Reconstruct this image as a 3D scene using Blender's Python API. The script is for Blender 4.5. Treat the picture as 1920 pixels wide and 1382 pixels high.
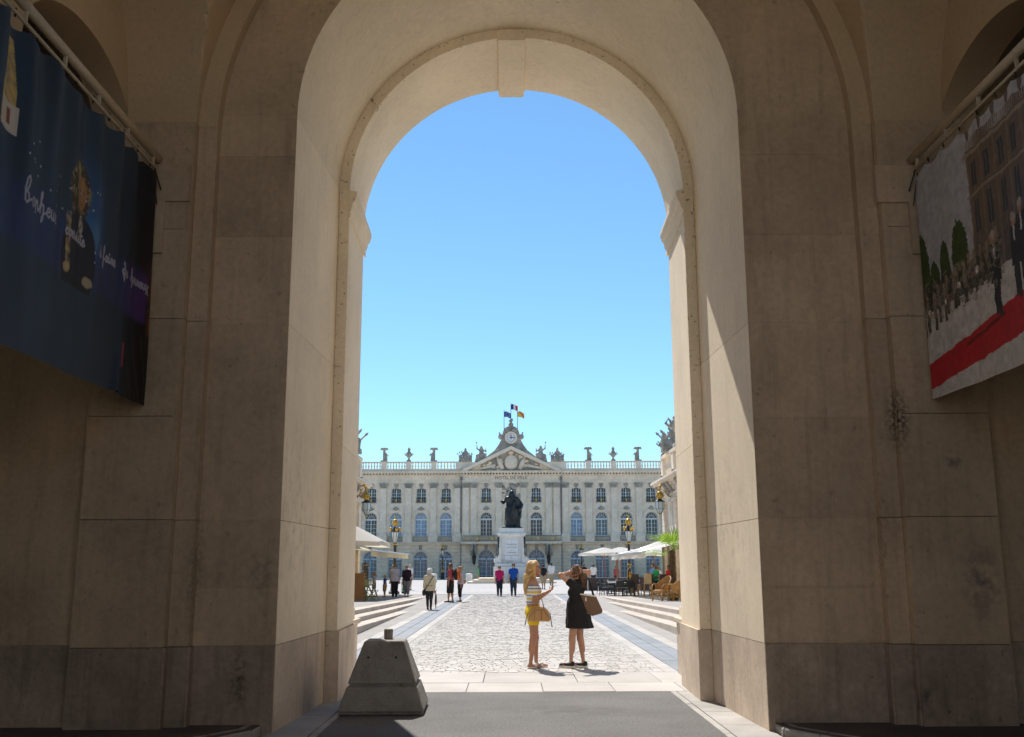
import bpy, math, random
import numpy as np
from mathutils import Matrix, Vector
random.seed(7); rng = np.random.default_rng(7)
for o in list(bpy.data.objects): bpy.data.objects.remove(o)
S = bpy.context.scene
COL = S.collection
R = math.radians
PI = math.pi
# ------------------------------------------------------------------ camera, sky, sun, exposure
cd = bpy.data.cameras.new('camera'); cam = bpy.data.objects.new('camera', cd); COL.objects.link(cam)
cd.sensor_width = 36.0; cd.lens = 1871 / 1920 * 36; cd.clip_start = 0.1; cd.clip_end = 5000
cam.matrix_world = Matrix.Translation((0, 0, 1.64)) @ Matrix.Rotation(R(-0.09), 4, 'Z') @ Matrix.Rotation(R(90 + 11.245), 4, 'X') @ Matrix.Rotation(R(-0.22), 4, 'Z')
S.camera = cam
SUN_EL, SUN_AZ = 54.0, 17.0           # degrees; azimuth measured from +Y (straight ahead) towards -X
W = bpy.data.worlds.new('World'); S.world = W; W.use_nodes = True
nt = W.node_tree; bg = nt.nodes['Background']
sky = nt.nodes.new('ShaderNodeTexSky'); sky.sky_type = 'NISHITA'; sky.sun_disc = False
sky.sun_elevation = R(SUN_EL); sky.sun_rotation = R(-SUN_AZ)
sky.altitude = 0; sky.air_density = 1.0; sky.dust_density = 0.0; sky.ozone_density = 8.0
tn = nt.nodes.new('ShaderNodeMix'); tn.data_type = 'RGBA'; tn.blend_type = 'MULTIPLY'; tn.inputs['Factor'].default_value = 1.0
tn.inputs['B'].default_value = (0.94, 1.05, 0.96, 1)      # one even tint over the whole sky
nt.links.new(sky.outputs[0], tn.inputs['A']); nt.links.new(tn.outputs['Result'], bg.inputs[0]); bg.inputs[1].default_value = 0.105
sd = bpy.data.lights.new('sun', 'SUN'); sun = bpy.data.objects.new('sun', sd); COL.objects.link(sun)
sd.energy = 4.2; sd.angle = R(0.5); sd.color = (1.0, 0.94, 0.86)
ce = math.cos(R(SUN_EL))
to_sun = Vector((-math.sin(R(SUN_AZ)) * ce, math.cos(R(SUN_AZ)) * ce, math.sin(R(SUN_EL))))
sun.rotation_euler = to_sun.to_track_quat('Z', 'Y').to_euler(); sun.location = (-20, 60, 90)
S.view_settings.view_transform = 'Standard'; S.view_settings.look = 'None'
S.view_settings.exposure = 0.70; S.view_settings.gamma = 1.0; S.view_settings.use_curve_mapping = False
S.render.engine = 'CYCLES'
S.cycles.use_denoising = True
S.cycles.max_bounces = 14; S.cycles.diffuse_bounces = 9; S.cycles.glossy_bounces = 4; S.cycles.transmission_bounces = 8
S.cycles.sample_clamp_indirect = 6.0; S.cycles.caustics_reflective = False; S.cycles.caustics_refractive = False

# ------------------------------------------------------------------ mesh helpers
class MB:
    def __init__(s): s.v = []; s.f = []
    def add(s, vs, fs):
        o = len(s.v); s.v.extend([(float(a), float(b), float(c)) for a, b, c in vs])
        s.f.extend([tuple(int(i) + o for i in f) for f in fs]); return s
    def box(s, x0, x1, y0, y1, z0, z1):
        return s.add([(x0,y0,z0),(x1,y0,z0),(x1,y1,z0),(x0,y1,z0),(x0,y0,z1),(x1,y0,z1),(x1,y1,z1),(x0,y1,z1)],
                     [(0,3,2,1),(4,5,6,7),(0,1,5,4),(1,2,6,5),(2,3,7,6),(3,0,4,7)])
    def cbox(s, c, sx, sy, sz): return s.box(c[0]-sx/2,c[0]+sx/2,c[1]-sy/2,c[1]+sy/2,c[2]-sz/2,c[2]+sz/2)
    def taper(s, c, z0, z1, w0, d0, w1, d1):
        x, y = c
        vs = [(x+i*w0/2,y+j*d0/2,z0) for i,j in ((-1,-1),(1,-1),(1,1),(-1,1))]+[(x+i*w1/2,y+j*d1/2,z1) for i,j in ((-1,-1),(1,-1),(1,1),(-1,1))]
        return s.add(vs, [(0,3,2,1),(4,5,6,7),(0,1,5,4),(1,2,6,5),(2,3,7,6),(3,0,4,7)])
    def tube(s, pts, r, n=8, caps=True):
        pts = [np.array(p, float) for p in pts]; m = len(pts)
        if not hasattr(r, '__len__'): r = [r] * m
        up = None; vs = []; fs = []
        for i, p in enumerate(pts):
            t = pts[min(i+1,m-1)] - pts[max(i-1,0)]; t = t/(np.linalg.norm(t)+1e-9)
            if up is None:
                up = np.array([0,0,1.]) if abs(t[2]) < .9 else np.array([1.,0,0])
            u = up - t*np.dot(up,t); u /= (np.linalg.norm(u)+1e-9); up = u; w = np.cross(t,u)
            for k in range(n):
                a = 2*PI*k/n; vs.append(p + r[i]*(math.cos(a)*u + math.sin(a)*w))
        for i in range(m-1):
            for k in range(n):
                fs.append((i*n+k, i*n+(k+1)%n, (i+1)*n+(k+1)%n, (i+1)*n+k))
        if caps: fs.append(tuple(range(n-1,-1,-1))); fs.append(tuple((m-1)*n+k for k in range(n)))
        return s.add(vs, fs)
    def bar(s, a, b, w, d=None):
        a = np.array(a,float); b = np.array(b,float); d = d or w
        t = (b-a)/np.linalg.norm(b-a); u = np.cross(t,[0,1,0]) if abs(t[1])<.9 else np.cross(t,[1,0,0]); u/=np.linalg.norm(u); v=np.cross(t,u)
        vs=[p+i*u*w/2+j*v*d/2 for p in (a,b) for i,j in ((-1,-1),(1,-1),(1,1),(-1,1))]
        return s.add(vs,[(0,3,2,1),(4,5,6,7),(0,1,5,4),(1,2,6,5),(2,3,7,6),(3,0,4,7)])
    def lathe(s, prof, c=(0,0,0), n=12):
        vs=[];fs=[];m=len(prof)
        for r,z in prof:
            for k in range(n):
                a=2*PI*k/n; vs.append((c[0]+r*math.cos(a),c[1]+r*math.sin(a),c[2]+z))
        for i in range(m-1):
            for k in range(n): fs.append((i*n+k,i*n+(k+1)%n,(i+1)*n+(k+1)%n,(i+1)*n+k))
        fs.append(tuple(range(n-1,-1,-1))); fs.append(tuple((m-1)*n+k for k in range(n)))
        return s.add(vs,fs)
    def ball(s, c, rx, ry=None, rz=None, n=10, m=6):
        ry=ry or rx; rz=rz or rx
        prof=[]
        vs=[];fs=[]
        for i in range(m+1):
            t=PI*i/m
            for k in range(n):
                a=2*PI*k/n; vs.append((c[0]+rx*math.sin(t)*math.cos(a),c[1]+ry*math.sin(t)*math.sin(a),c[2]-rz*math.cos(t)))
        for i in range(m):
            for k in range(n): fs.append((i*n+k,i*n+(k+1)%n,(i+1)*n+(k+1)%n,(i+1)*n+k))
        return s.add(vs,fs)
    def prism(s, poly, y0, y1):           # polygon in XZ, extruded along Y
        n=len(poly); vs=[(x,y0,z) for x,z in poly]+[(x,y1,z) for x,z in poly]
        fs=[tuple(range(n)),tuple(range(2*n-1,n-1,-1))]+[(i,i+n,(i+1)%n+n,(i+1)%n) for i in range(n)]
        return s.add(vs,fs)
    def quad(s,a,b,c,d): return s.add([a,b,c,d],[(0,1,2,3)])
    def grid(s, P):                        # P: (n,m,3)
        n,m=P.shape[:2]
        return s.add(P.reshape(-1,3),[(i*m+j,i*m+j+1,(i+1)*m+j+1,(i+1)*m+j) for i in range(n-1) for j in range(m-1)])
    def mesh(s, name):
        me=bpy.data.meshes.new(name); me.from_pydata(s.v,[],s.f); me.validate(); return me
    def build(s, name, mat, parent=None, smooth=False, loc=None, world=False, bevel=0):
        if world and parent is not None:
            p=parent
            off=np.zeros(3)
            while p is not None: off+=np.array(p.location); p=p.parent
            s.v=[(a-off[0],b-off[1],c-off[2]) for a,b,c in s.v]
        return link(name, s.mesh(name), mat, parent, smooth, loc, bevel)

def link(name, me, mat=None, parent=None, smooth=False, loc=None, bevel=0):
    o=bpy.data.objects.new(name, me); COL.objects.link(o)
    if mat is not None and len(me.materials)==0: me.materials.append(mat)
    if smooth: me.polygons.foreach_set('use_smooth',[True]*len(me.polygons))
    if parent is not None: o.parent=parent
    if loc is not None: o.location=loc
    if bevel:
        b=o.modifiers.new('bevel','BEVEL'); b.width=bevel; b.segments=2; b.limit_method='ANGLE'; b.angle_limit=R(40)
    return o
def thing(name, label, cat, loc=(0,0,0), rz=0, group=None):
    o=bpy.data.objects.new(name,None); COL.objects.link(o); o.empty_display_size=.2
    o.location=loc; o.rotation_euler=(0,0,rz); o['label']=label; o['category']=cat
    if group: o['group']=group
    return o
def tag(o,label,cat,group=None):
    o['label']=label; o['category']=cat
    if group: o['group']=group
    return o
def struct(o, label=None):
    o['kind']='structure'
    if label: o['label']=label
    return o
def stuff(o): o['kind']='stuff'; return o
def copy_tree(o, parent=None, loc=None, rz=None, label=None):
    c=o.copy(); COL.objects.link(c); c.parent=parent
    if loc is not None: c.location=loc
    if rz is not None: c.rotation_euler=(0,0,rz)
    if label: c['label']=label
    for ch in list(o.children): copy_tree(ch,c)
    return c

# ------------------------------------------------------------------ materials
def mat(name, col, rough=.75, var=.14, vs=1.5, fine=.10, fs=25., bump=.15, bs=60., metal=0., spec=.4, streak=0., spots=0., rnd=0., tint=None, attr=None, trans=0., stains=(), emis=None, hue=0., bdist=.02):
    m=bpy.data.materials.new(name); m.use_nodes=True; t=m.node_tree; N=t.nodes; L=t.links
    b=N['Principled BSDF']; b.inputs['Roughness'].default_value=rough; b.inputs['Metallic'].default_value=metal
    b.inputs['Specular IOR Level'].default_value=spec
    if trans: b.inputs['Transmission Weight'].default_value=trans
    geo=N.new('ShaderNodeNewGeometry')
    def noise(scale,detail=4,vec=None,rough=.55):
        n=N.new('ShaderNodeTexNoise'); n.inputs['Scale'].default_value=scale; n.inputs['Detail'].default_value=detail; n.inputs['Roughness'].default_value=rough
        L.new(vec or geo.outputs['Position'],n.inputs['Vector']); return n.outputs['Fac']
    def ramp(f,a,b2,c0,c1):
        r=N.new('ShaderNodeMapRange'); r.inputs[1].default_value=a; r.inputs[2].default_value=b2; r.inputs[3].default_value=c0; r.inputs[4].default_value=c1
        L.new(f,r.inputs[0]); return r.outputs[0]
    def mul(c,f):
        x=N.new('ShaderNodeMix'); x.data_type='RGBA'; x.blend_type='MULTIPLY'; x.inputs['Factor'].default_value=1.0
        L.new(c,x.inputs['A']); L.new(f,x.inputs['B']); return x.outputs['Result']
    def mixc(c,col2,f):
        x=N.new('ShaderNodeMix'); x.data_type='RGBA'; L.new(c,x.inputs['A']); x.inputs['B'].default_value=(*col2,1); L.new(f,x.inputs['Factor']); return x.outputs['Result']
    if attr:
        a=N.new('ShaderNodeAttribute'); a.attribute_name=attr; c=a.outputs['Color']
    else:
        rgb=N.new('ShaderNodeRGB'); rgb.outputs[0].default_value=(*col,1); c=rgb.outputs[0]
    if tint is not None:
        c=mixc(c,tint,ramp(noise(vs*.6,5),.42,.68,0,.75))
    if var: c=mul(c,ramp(noise(vs,5),.3,.7,1-var,1+var))
    if fine: c=mul(c,ramp(noise(fs,3),.3,.7,1-fine,1+fine))
    if streak:
        mp=N.new('ShaderNodeMapping'); mp.inputs['Scale'].default_value=(9,9,.7); L.new(geo.outputs['Position'],mp.inputs['Vector'])
        c=mul(c,ramp(noise(1.,5,mp.outputs[0],.6),.5,.75,1,1-streak))
    if spots:
        c=mul(c,ramp(noise(14,2,None,.4),.70,.76,1,1-spots))
    for st_ in stains:
        p,r,dark,ns=st_[:4]; thr=st_[4] if len(st_)>4 else (.40,.62)
        v=N.new('ShaderNodeVectorMath'); v.operation='SUBTRACT'; L.new(geo.outputs['Position'],v.inputs[0]); v.inputs[1].default_value=p
        d=N.new('ShaderNodeVectorMath'); d.operation='DIVIDE'; L.new(v.outputs[0],d.inputs[0]); d.inputs[1].default_value=r
        l=N.new('ShaderNodeVectorMath'); l.operation='LENGTH'; L.new(d.outputs[0],l.inputs[0])
        f1=ramp(l.outputs['Value'],.2,1.,1,0); f2=ramp(noise(ns,5,None,.65),thr[0],thr[1],0,1)
        mm=N.new('ShaderNodeMath'); mm.operation='MULTIPLY'; L.new(f1,mm.inputs[0]); L.new(f2,mm.inputs[1])
        c=mixc(c,dark,mm.outputs[0])
    if rnd:
        oi=N.new('ShaderNodeObjectInfo'); c=mul(c,ramp(oi.outputs['Random'],0,1,1-rnd,1+rnd))
    L.new(c,b.inputs['Base Color'])
    if bump:
        bn=N.new('ShaderNodeBump'); bn.inputs['Strength'].default_value=bump; bn.inputs['Distance'].default_value=bdist
        L.new(noise(bs,5),bn.inputs['Height']); L.new(bn.outputs[0],b.inputs['Normal'])
    if emis: b.inputs['Emission Color'].default_value=(*emis,1); b.inputs['Emission Strength'].default_value=1
    return m

def smat(name,col,rough=.7,**k):           # plain cloth / paint with only fine variation
    d=dict(var=.08,vs=6,fine=.08,fs=60,bump=.1,bs=120,spec=.25); d.update(k); return mat(name,col,rough,**d)

# ------------------------------------------------------------------ implicit surfaces (people, sculpture)
def smin(a,b,k):
    h=np.maximum(k-np.abs(a-b),0)/k
    return np.minimum(a,b)-h*h*k*.25
def sd_caps(P,prims,k):
    d=None
    for pr in prims:
        a,b,ra,rb=pr[0],pr[1],pr[2],pr[3]; sc=np.array(pr[4] if len(pr)>4 else (1,1,1),np.float32)
        a=np.asarray(a,np.float32); b=np.asarray(b,np.float32)
        q=(P-a)/sc; ba=(b-a)/sc; bb=float(np.dot(ba,ba))
        if bb<1e-10: h=np.zeros(len(P),np.float32)
        else: h=np.clip(q@ba/bb,0,1)
        e=(np.linalg.norm(q-h[:,None]*ba,axis=1)-(ra+(rb-ra)*h))*float(sc.min())
        d=e if d is None else smin(d,e,k)
    return d
def surfnet(fn, lo, hi, vox):
    lo=np.asarray(lo,float)-vox*2; hi=np.asarray(hi,float)+vox*2
    n=np.maximum(np.ceil((hi-lo)/vox).astype(int)+1,4)
    ax=[lo[i]+vox*np.arange(n[i]) for i in range(3)]
    G=np.stack(np.meshgrid(*ax,indexing='ij'),-1).reshape(-1,3).astype(np.float32)
    d=fn(G).reshape(n); ins=d<0
    c=np.zeros(n-1,int)
    for i in (0,1):
        for j in (0,1):
            for k in (0,1): c+=ins[i:n[0]-1+i,j:n[1]-1+j,k:n[2]-1+k]
    act=(c>0)&(c<8); idx=np.full(act.shape,-1,int); cells=np.argwhere(act); idx[act]=np.arange(len(cells))
    acc=np.zeros((len(cells),3)); cnt=np.zeros(len(cells))
    corners=[(0,0,0),(1,0,0),(0,1,0),(1,1,0),(0,0,1),(1,0,1),(0,1,1),(1,1,1)]
    for u in range(8):
        for v in range(u+1,8):
            a=np.array(corners[u]); b=np.array(corners[v])
            if abs(a-b).sum()!=1: continue
            ia=cells+a; ib=cells+b
            da=d[ia[:,0],ia[:,1],ia[:,2]]; db=d[ib[:,0],ib[:,1],ib[:,2]]
            m=(da<0)!=(db<0); t=np.where(m,da/(da-db+1e-12),0)
            acc+=np.where(m[:,None],a+(b-a)*t[:,None],0); cnt+=m
    V=(cells+acc/np.maximum(cnt,1)[:,None])*vox+lo
    F=[]
    for axis in range(3):
        o1,o2=[(1,2),(2,0),(0,1)][axis]
        sl=[slice(None)]*3; sl2=[slice(None)]*3
        sl[axis]=slice(0,n[axis]-1); sl2[axis]=slice(1,n[axis])
        cross=ins[tuple(sl)]!=ins[tuple(sl2)]
        E=np.argwhere(cross); s=ins[tuple(sl)][cross]
        ok=(E[:,o1]>0)&(E[:,o2]>0)&(E[:,o1]<n[o1]-1)&(E[:,o2]<n[o2]-1); E=E[ok]; s=s[ok]
        def g(d1,d2):
            e=E.copy(); e[:,o1]-=d1; e[:,o2]-=d2; return idx[e[:,0],e[:,1],e[:,2]]
        q=np.stack([g(1,1),g(0,1),g(0,0),g(1,0)],1)
        q[~s]=q[~s][:,::-1]; F.append(q)
    F=np.concatenate(F); F=F[(F>=0).all(1)]
    return V,F
def np_mesh(name,V,F,smooth=True):
    me=bpy.data.meshes.new(name); me.from_pydata(V.tolist(),[],F.tolist()); me.update()
    if smooth: me.polygons.foreach_set('use_smooth',[True]*len(me.polygons))
    return me
def bounds(prims,pad=.02):
    lo=np.min([np.minimum(np.asarray(p[0])-max(p[2],p[3])*np.array(p[4] if len(p)>4 else (1,1,1)),np.asarray(p[1])-max(p[2],p[3])*np.array(p[4] if len(p)>4 else (1,1,1))) for p in prims],axis=0)-pad
    hi=np.max([np.maximum(np.asarray(p[0])+max(p[2],p[3])*np.array(p[4] if len(p)>4 else (1,1,1)),np.asarray(p[1])+max(p[2],p[3])*np.array(p[4] if len(p)>4 else (1,1,1))) for p in prims],axis=0)+pad
    return lo,hi
def blob(name,prims,k,vox,material,parent=None,cuts=(),disp=None,loc=None):
    def fn(P):
        d=sd_caps(P,prims,k)
        if disp is not None: d=d+disp(P)
        for c in cuts: d=np.maximum(d,c(P))
        return d
    lo,hi=bounds(prims); V,F=surfnet(fn,lo,hi,vox)
    return link(name,np_mesh(name,V,F),material,parent,True,loc)

def opening_wall(mb,T,x0,x1,z0,z1,cx,hw,zb,zs,rise,depth,n=12,top=True):
    pts=[(cx-hw*math.cos(PI*i/n),zs+rise*math.sin(PI*i/n)) for i in range(n+1)]
    def q(a,b,c,d,ya=0): mb.quad(T(a[0],ya,a[1]),T(b[0],ya,b[1]),T(c[0],ya,c[1]),T(d[0],ya,d[1]))
    if cx-hw>x0: q((x0,z0),(cx-hw,z0),(cx-hw,z1),(x0,z1))
    if cx+hw<x1: q((cx+hw,z0),(x1,z0),(x1,z1),(cx+hw,z1))
    if zb>z0: q((cx-hw,z0),(cx+hw,z0),(cx+hw,zb),(cx-hw,zb))
    for a,b in zip(pts[:-1],pts[1:]): q(a,b,(b[0],z1),(a[0],z1))
    path=[(cx-hw,zb)]+pts+[(cx+hw,zb)]
    if zb>z0: path.append((cx-hw,zb))
    if depth:
        for a,b in zip(path[:-1],path[1:]):
            mb.quad(T(a[0],0,a[1]),T(b[0],0,b[1]),T(b[0],depth,b[1]),T(a[0],depth,a[1]))
# ------------------------------------------------------------------ shared materials
AX=0.09                                   # axis of the archway and the square
cream=mat('cream_limestone',(.88,.77,.60),.85,var=.10,vs=.7,fine=.05,fs=18,bump=.12,bs=45,tint=(.85,.73,.55),streak=.08,spots=.14,rnd=.05,spec=.2,stains=[((.09,12.93,7.2),(9,.11,9),(.22,.16,.10),15,(.60,.66)),((.5,12.1,9.1),(.75,.9,.6),(.35,.27,.18),22,(.62,.67)),((-2.4,11.2,2.2),(.3,.9,1.3),(.62,.52,.40),5,(.5,.7)),((2.5,11.8,2.0),(.3,1.0,1.2),(.62,.53,.42),5,(.5,.7))])
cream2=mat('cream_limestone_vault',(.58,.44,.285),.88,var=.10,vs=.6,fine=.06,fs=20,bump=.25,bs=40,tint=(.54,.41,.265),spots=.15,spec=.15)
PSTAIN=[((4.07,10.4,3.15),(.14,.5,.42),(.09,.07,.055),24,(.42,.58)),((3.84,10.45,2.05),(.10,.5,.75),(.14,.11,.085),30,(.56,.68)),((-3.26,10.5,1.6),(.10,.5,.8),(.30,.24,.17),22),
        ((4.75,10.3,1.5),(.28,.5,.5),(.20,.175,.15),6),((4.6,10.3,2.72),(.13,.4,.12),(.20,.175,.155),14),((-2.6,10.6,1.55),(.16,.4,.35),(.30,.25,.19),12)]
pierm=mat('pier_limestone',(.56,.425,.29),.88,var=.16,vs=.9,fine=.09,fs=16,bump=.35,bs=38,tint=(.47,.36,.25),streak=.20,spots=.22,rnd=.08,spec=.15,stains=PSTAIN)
plinm=mat('grey_plinth_stone',(.39,.305,.235),.9,var=.2,vs=1.4,fine=.12,fs=18,bump=.5,bs=30,tint=(.30,.24,.19),streak=.3,spots=.35,rnd=.06,spec=.15,
          stains=[((-2.78,10.5,.5),(.13,.4,.42),(.10,.085,.065),14),((4.1,10.4,.35),(.3,.4,.3),(.12,.105,.09),9)])
plinr=mat('reveal_plinth_stone',(.66,.55,.44),.88,var=.16,vs=1.2,fine=.08,fs=16,bump=.14,bs=32,tint=(.55,.455,.365),streak=.25,spots=.25,rnd=.04,spec=.15)
asph=mat('asphalt',(.135,.132,.13),.92,var=.16,vs=.9,fine=.30,fs=34,bump=.6,bs=90,bdist=.006,spec=.25,stains=[((.6,12.2,0),(1.2,.5,.3),(.095,.09,.088),3),((-.4,8,0),(1.4,2,.3),(.1,.095,.09),2)])
slabm=mat('pale_limestone_slab',(.41,.392,.37),.8,var=.10,vs=1.1,fine=.06,fs=30,bump=.15,bs=70,bdist=.006,rnd=.07,spec=.3,tint=(.375,.355,.33))
bluem=mat('blue_grey_stone_slab',(.205,.225,.25),.7,var=.09,vs=1.2,fine=.08,fs=40,bump=.1,bs=80,bdist=.005,rnd=.08,spec=.35)
kerbm=mat('grey_kerb_granite',(.36,.345,.325),.85,var=.15,vs=1.5,fine=.12,fs=60,bump=.3,bs=90,bdist=.006,rnd=.06,tint=(.27,.255,.235))
walkm=mat('dark_worn_paving',(.12,.098,.09),.85,var=.25,vs=1.2,fine=.15,fs=40,bump=.3,bs=40)
jointm=mat('joint_sand',(.33,.31,.285),.95,var=.2,vs=4,fine=.2,fs=60,bump=.3,bs=60)
cobm=mat('pale_cobble_stone',(.43,.412,.388),.82,var=.06,vs=.8,fine=.10,fs=5,bump=.3,bs=60,bdist=.006,rnd=.08,spec=.3)
plazam=mat('plaza_cobble_field',(.425,.41,.395),.95,var=.08,vs=.3,fine=.16,fs=3,bump=.3,bs=6,bdist=.03,spec=.08)
terrm=mat('terrace_stone',(.30,.283,.265),.82,var=.10,vs=.5,fine=.07,fs=8,bump=.15,bs=40,rnd=.05,spec=.25)
stepm=mat('step_limestone',(.46,.405,.345),.82,var=.12,vs=1.1,fine=.07,fs=14,bump=.2,bs=50,rnd=.06,streak=.12)
concm=mat('weathered_concrete',(.275,.258,.232),.9,var=.16,vs=3,fine=.14,fs=45,bump=.5,bs=70,bdist=.008,spots=.35,streak=.2,tint=(.225,.208,.185))
earthm=mat('distant_ground',(.36,.34,.31),.95,var=.1,vs=.05,fine=.1,fs=1,bump=0)

# ------------------------------------------------------------------ ground
g=MB(); g.quad((-1500,-1500,-.06),(1500,-1500,-.06),(1500,1500,-.06),(-1500,1500,-.06))
struct(g.build('ground',earthm))
g=MB(); g.box(AX-2.02,AX+2.02,-14,13.9,-.05,.0); struct(g.build('asphalt_road',asph))
PY0,PY1=62.0,150.0
g=MB(); P=np.zeros((30,3,3))
for i,y in enumerate(np.linspace(PY0,PY1,30)):
    z=.02+.10*math.sin(PI*min(max((y-62)/76,0),1))
    for j,x in enumerate((-60,0,60)): P[i,j]=(x,y,z)
g.grid(P); struct(g.build('plaza_paving',plazam,smooth=True))
def floor_z(y): return 0 if y<62 else .02+.10*math.sin(PI*min(max((y-62)/76,0),1))

# kerb slabs beside the piers inside the passage
def slab_row(parent,x0,x1,y0,y1,L,m,z=.0,h=.05,gap=.008,jit=.15,name='slab',along='y',zf=None):
    y=y0; meshes={}
    while y<y1-.05:
        l=min(L*(1+random.uniform(-jit,jit)),y1-y)
        if y1-(y+l)<.3: l=y1-y
        b=MB(); dz=random.uniform(-.002,.002)
        if along=='y':
            za=zf(y) if zf else z; zb=zf(y+l) if zf else z
            xa,xb,ya,yb=x0+gap/2,x1-gap/2,y+gap/2,y+l-gap/2
            e=.006
            b.add([(xa,ya,za-h),(xb,ya,za-h),(xb,yb,zb-h),(xa,yb,zb-h),(xa,ya,za-e),(xb,ya,za-e),(xb,yb,zb-e),(xa,yb,zb-e),(xa+e,ya+e,za+dz),(xb-e,ya+e,za+dz),(xb-e,yb-e,zb+dz),(xa+e,yb-e,zb+dz)],
                  [(8,9,10,11),(0,1,5,4),(1,2,6,5),(2,3,7,6),(3,0,4,7),(4,5,9,8),(5,6,10,9),(6,7,11,10),(7,4,8,11)])
        else:
            xa,xb,ya,yb=y+gap/2,y+l-gap/2,x0+gap/2,x1-gap/2; e=.006
            b.add([(xa,ya,z-h),(xb,ya,z-h),(xb,yb,z-h),(xa,yb,z-h),(xa,ya,z-e),(xb,ya,z-e),(xb,yb,z-e),(xa,yb,z-e),(xa+e,ya+e,z+dz),(xb-e,ya+e,z+dz),(xb-e,yb-e,z+dz),(xa+e,yb-e,z+dz)],
                  [(8,9,10,11),(0,1,5,4),(1,2,6,5),(2,3,7,6),(3,0,4,7),(4,5,9,8),(5,6,10,9),(6,7,11,10),(7,4,8,11)])
        b.build(name,m,parent,world=True); y+=l
g=MB(); g.quad((AX-2.6,-14,-.03),(AX-2.0,-14,-.03),(AX-2.0,13.9,-.03),(AX-2.6,13.9,-.03)); g.quad((AX+2.0,-14,-.03),(AX+2.6,-14,-.03),(AX+2.6,13.9,-.03),(AX+2.0,13.9,-.03))
kb=struct(g.build('passage_kerb_paving',jointm))
for s in (-1,1):
    for a,b_,L in ((2.025,2.11,1.1),(2.115,2.56,.95)):
        x0,x1=(AX+a,AX+b_) if s>0 else (AX-b_,AX-a)
        slab_row(kb,x0,x1,9.2,13.9,L,kerbm,z=.004,name='kerb_slab')
g=MB(); g.quad((-7,13.9,-.03),(7,13.9,-.03),(7,16.42,-.03),(-7,16.42,-.03)); th=struct(g.build('threshold_paving',jointm))
slab_row(th,13.9,14.96,-6.5,6.5,.98,slabm,z=.006,name='slab',along='x',jit=.06)
slab_row(th,14.96,16.38,-6.7,6.5,1.25,slabm,z=.006,name='slab',along='x',jit=.15)

# cobbled lane
cl=MB(); cl.quad((AX-2.4,16.3,-.003),(AX+2.4,16.3,-.003),(AX+2.4,62,-.003),(AX-2.4,62,-.003)); lane=struct(cl.build('cobbled_lane',jointm))
many=MB(); y=16.39; cnt=0
protos=[]
def cobble(mb,x0,x1,y0,y1,z):
    e=.008; t=[z+random.uniform(-.003,.003) for _ in range(4)]
    mb.add([(x0,y0,-.012),(x1,y0,-.012),(x1,y1,-.012),(x0,y1,-.012),(x0+e,y0+e,t[0]),(x1-e,y0+e,t[1]),(x1-e,y1-e,t[2]),(x0+e,y1-e,t[3])],
           [(4,5,6,7),(0,1,5,4),(1,2,6,5),(2,3,7,6),(3,0,4,7)])
while y<61.9:
    d=random.uniform(.15,.19); x=AX-2.33+random.uniform(0,.02)
    while x<AX+2.30:
        w=min(random.uniform(.12,.26),AX+2.33-x)
        if AX+2.33-(x+w)<.1: w=AX+2.33-x
        gp=.006; gx=.005 if random.random()<.75 else random.uniform(.012,.022)
        if cnt<300:
            b=MB(); cobble(b,x+gx/2,x+w-gx/2,y+gp/2,y+d-gp/2,.006); b.build('cobble',cobm,lane,world=True)
        else: cobble(many,x+gx/2,x+w-gx/2,y+gp/2,y+d-gp/2,.006+random.uniform(-.003,.003))
        cnt+=1; x+=w
    y+=d
stuff(many.build('cobble_field',cobm,lane,world=True))
# bands beside the lane
g=MB()
for s in (-1,1): g.quad((AX+s*2.33,16.38,-.03),(AX+s*5,16.38,-.03),(AX+s*5,62,-.03),(AX+s*2.33,62,-.03))
bands=struct(g.build('lane_border_paving',jointm))
for s in (-1,1):
    for a,b_,L,m,nm in ((2.335,2.555,1.3,slabm,'border_slab'),(2.56,2.885,1.0,bluem,'drain_slab'),(2.89,3.205,1.0,bluem,'drain_slab'),(3.21,3.49,1.3,slabm,'border_slab')):
        x0,x1=sorted((AX+s*a,AX+s*b_)); slab_row(bands,x0,x1,16.38,61.8,L,m,z=.005,name=nm,jit=.05)
# terraces with steps that die into the rising lane
def zt(y): return max(.0139*(57.4-y),.012)
for s,nm in ((-1,'left_terrace'),(1,'right_terrace')):
    g=MB(); P=np.zeros((12,2,3))
    for i,y in enumerate(np.linspace(17.2,62,12)):
        P[i,0]=(AX+s*5.25,y,zt(y)-.004); P[i,1]=(s*22,y,zt(y)-.004)
    g.grid(P); g.quad((AX+s*3.49,16.4,.004),(AX+s*5.3,16.4,.004),(AX+s*5.3,62,.004),(AX+s*3.49,62,.004))
    g.quad((AX+s*3.9,17.2,-.02),(s*22,17.2,-.02),(s*22,17.2,.55),(AX+s*3.9,17.2,.55))
    tr=struct(g.build(nm,terrm))
    for k,(xe,drop) in enumerate(((3.94,.26),(4.39,.13),(4.84,0.))):
        yend={0:38.7,1:48.0,2:57.4}[k]
        xo=xe+.46
        x0,x1=sorted((AX+s*xe,AX+s*xo))
        slab_row(tr,x0,x1,17.2,yend,1.7,stepm,h=.30,name='step_block',jit=.2,gap=.006,zf=lambda y,d=drop:max(zt(y)-d,.006))

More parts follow.
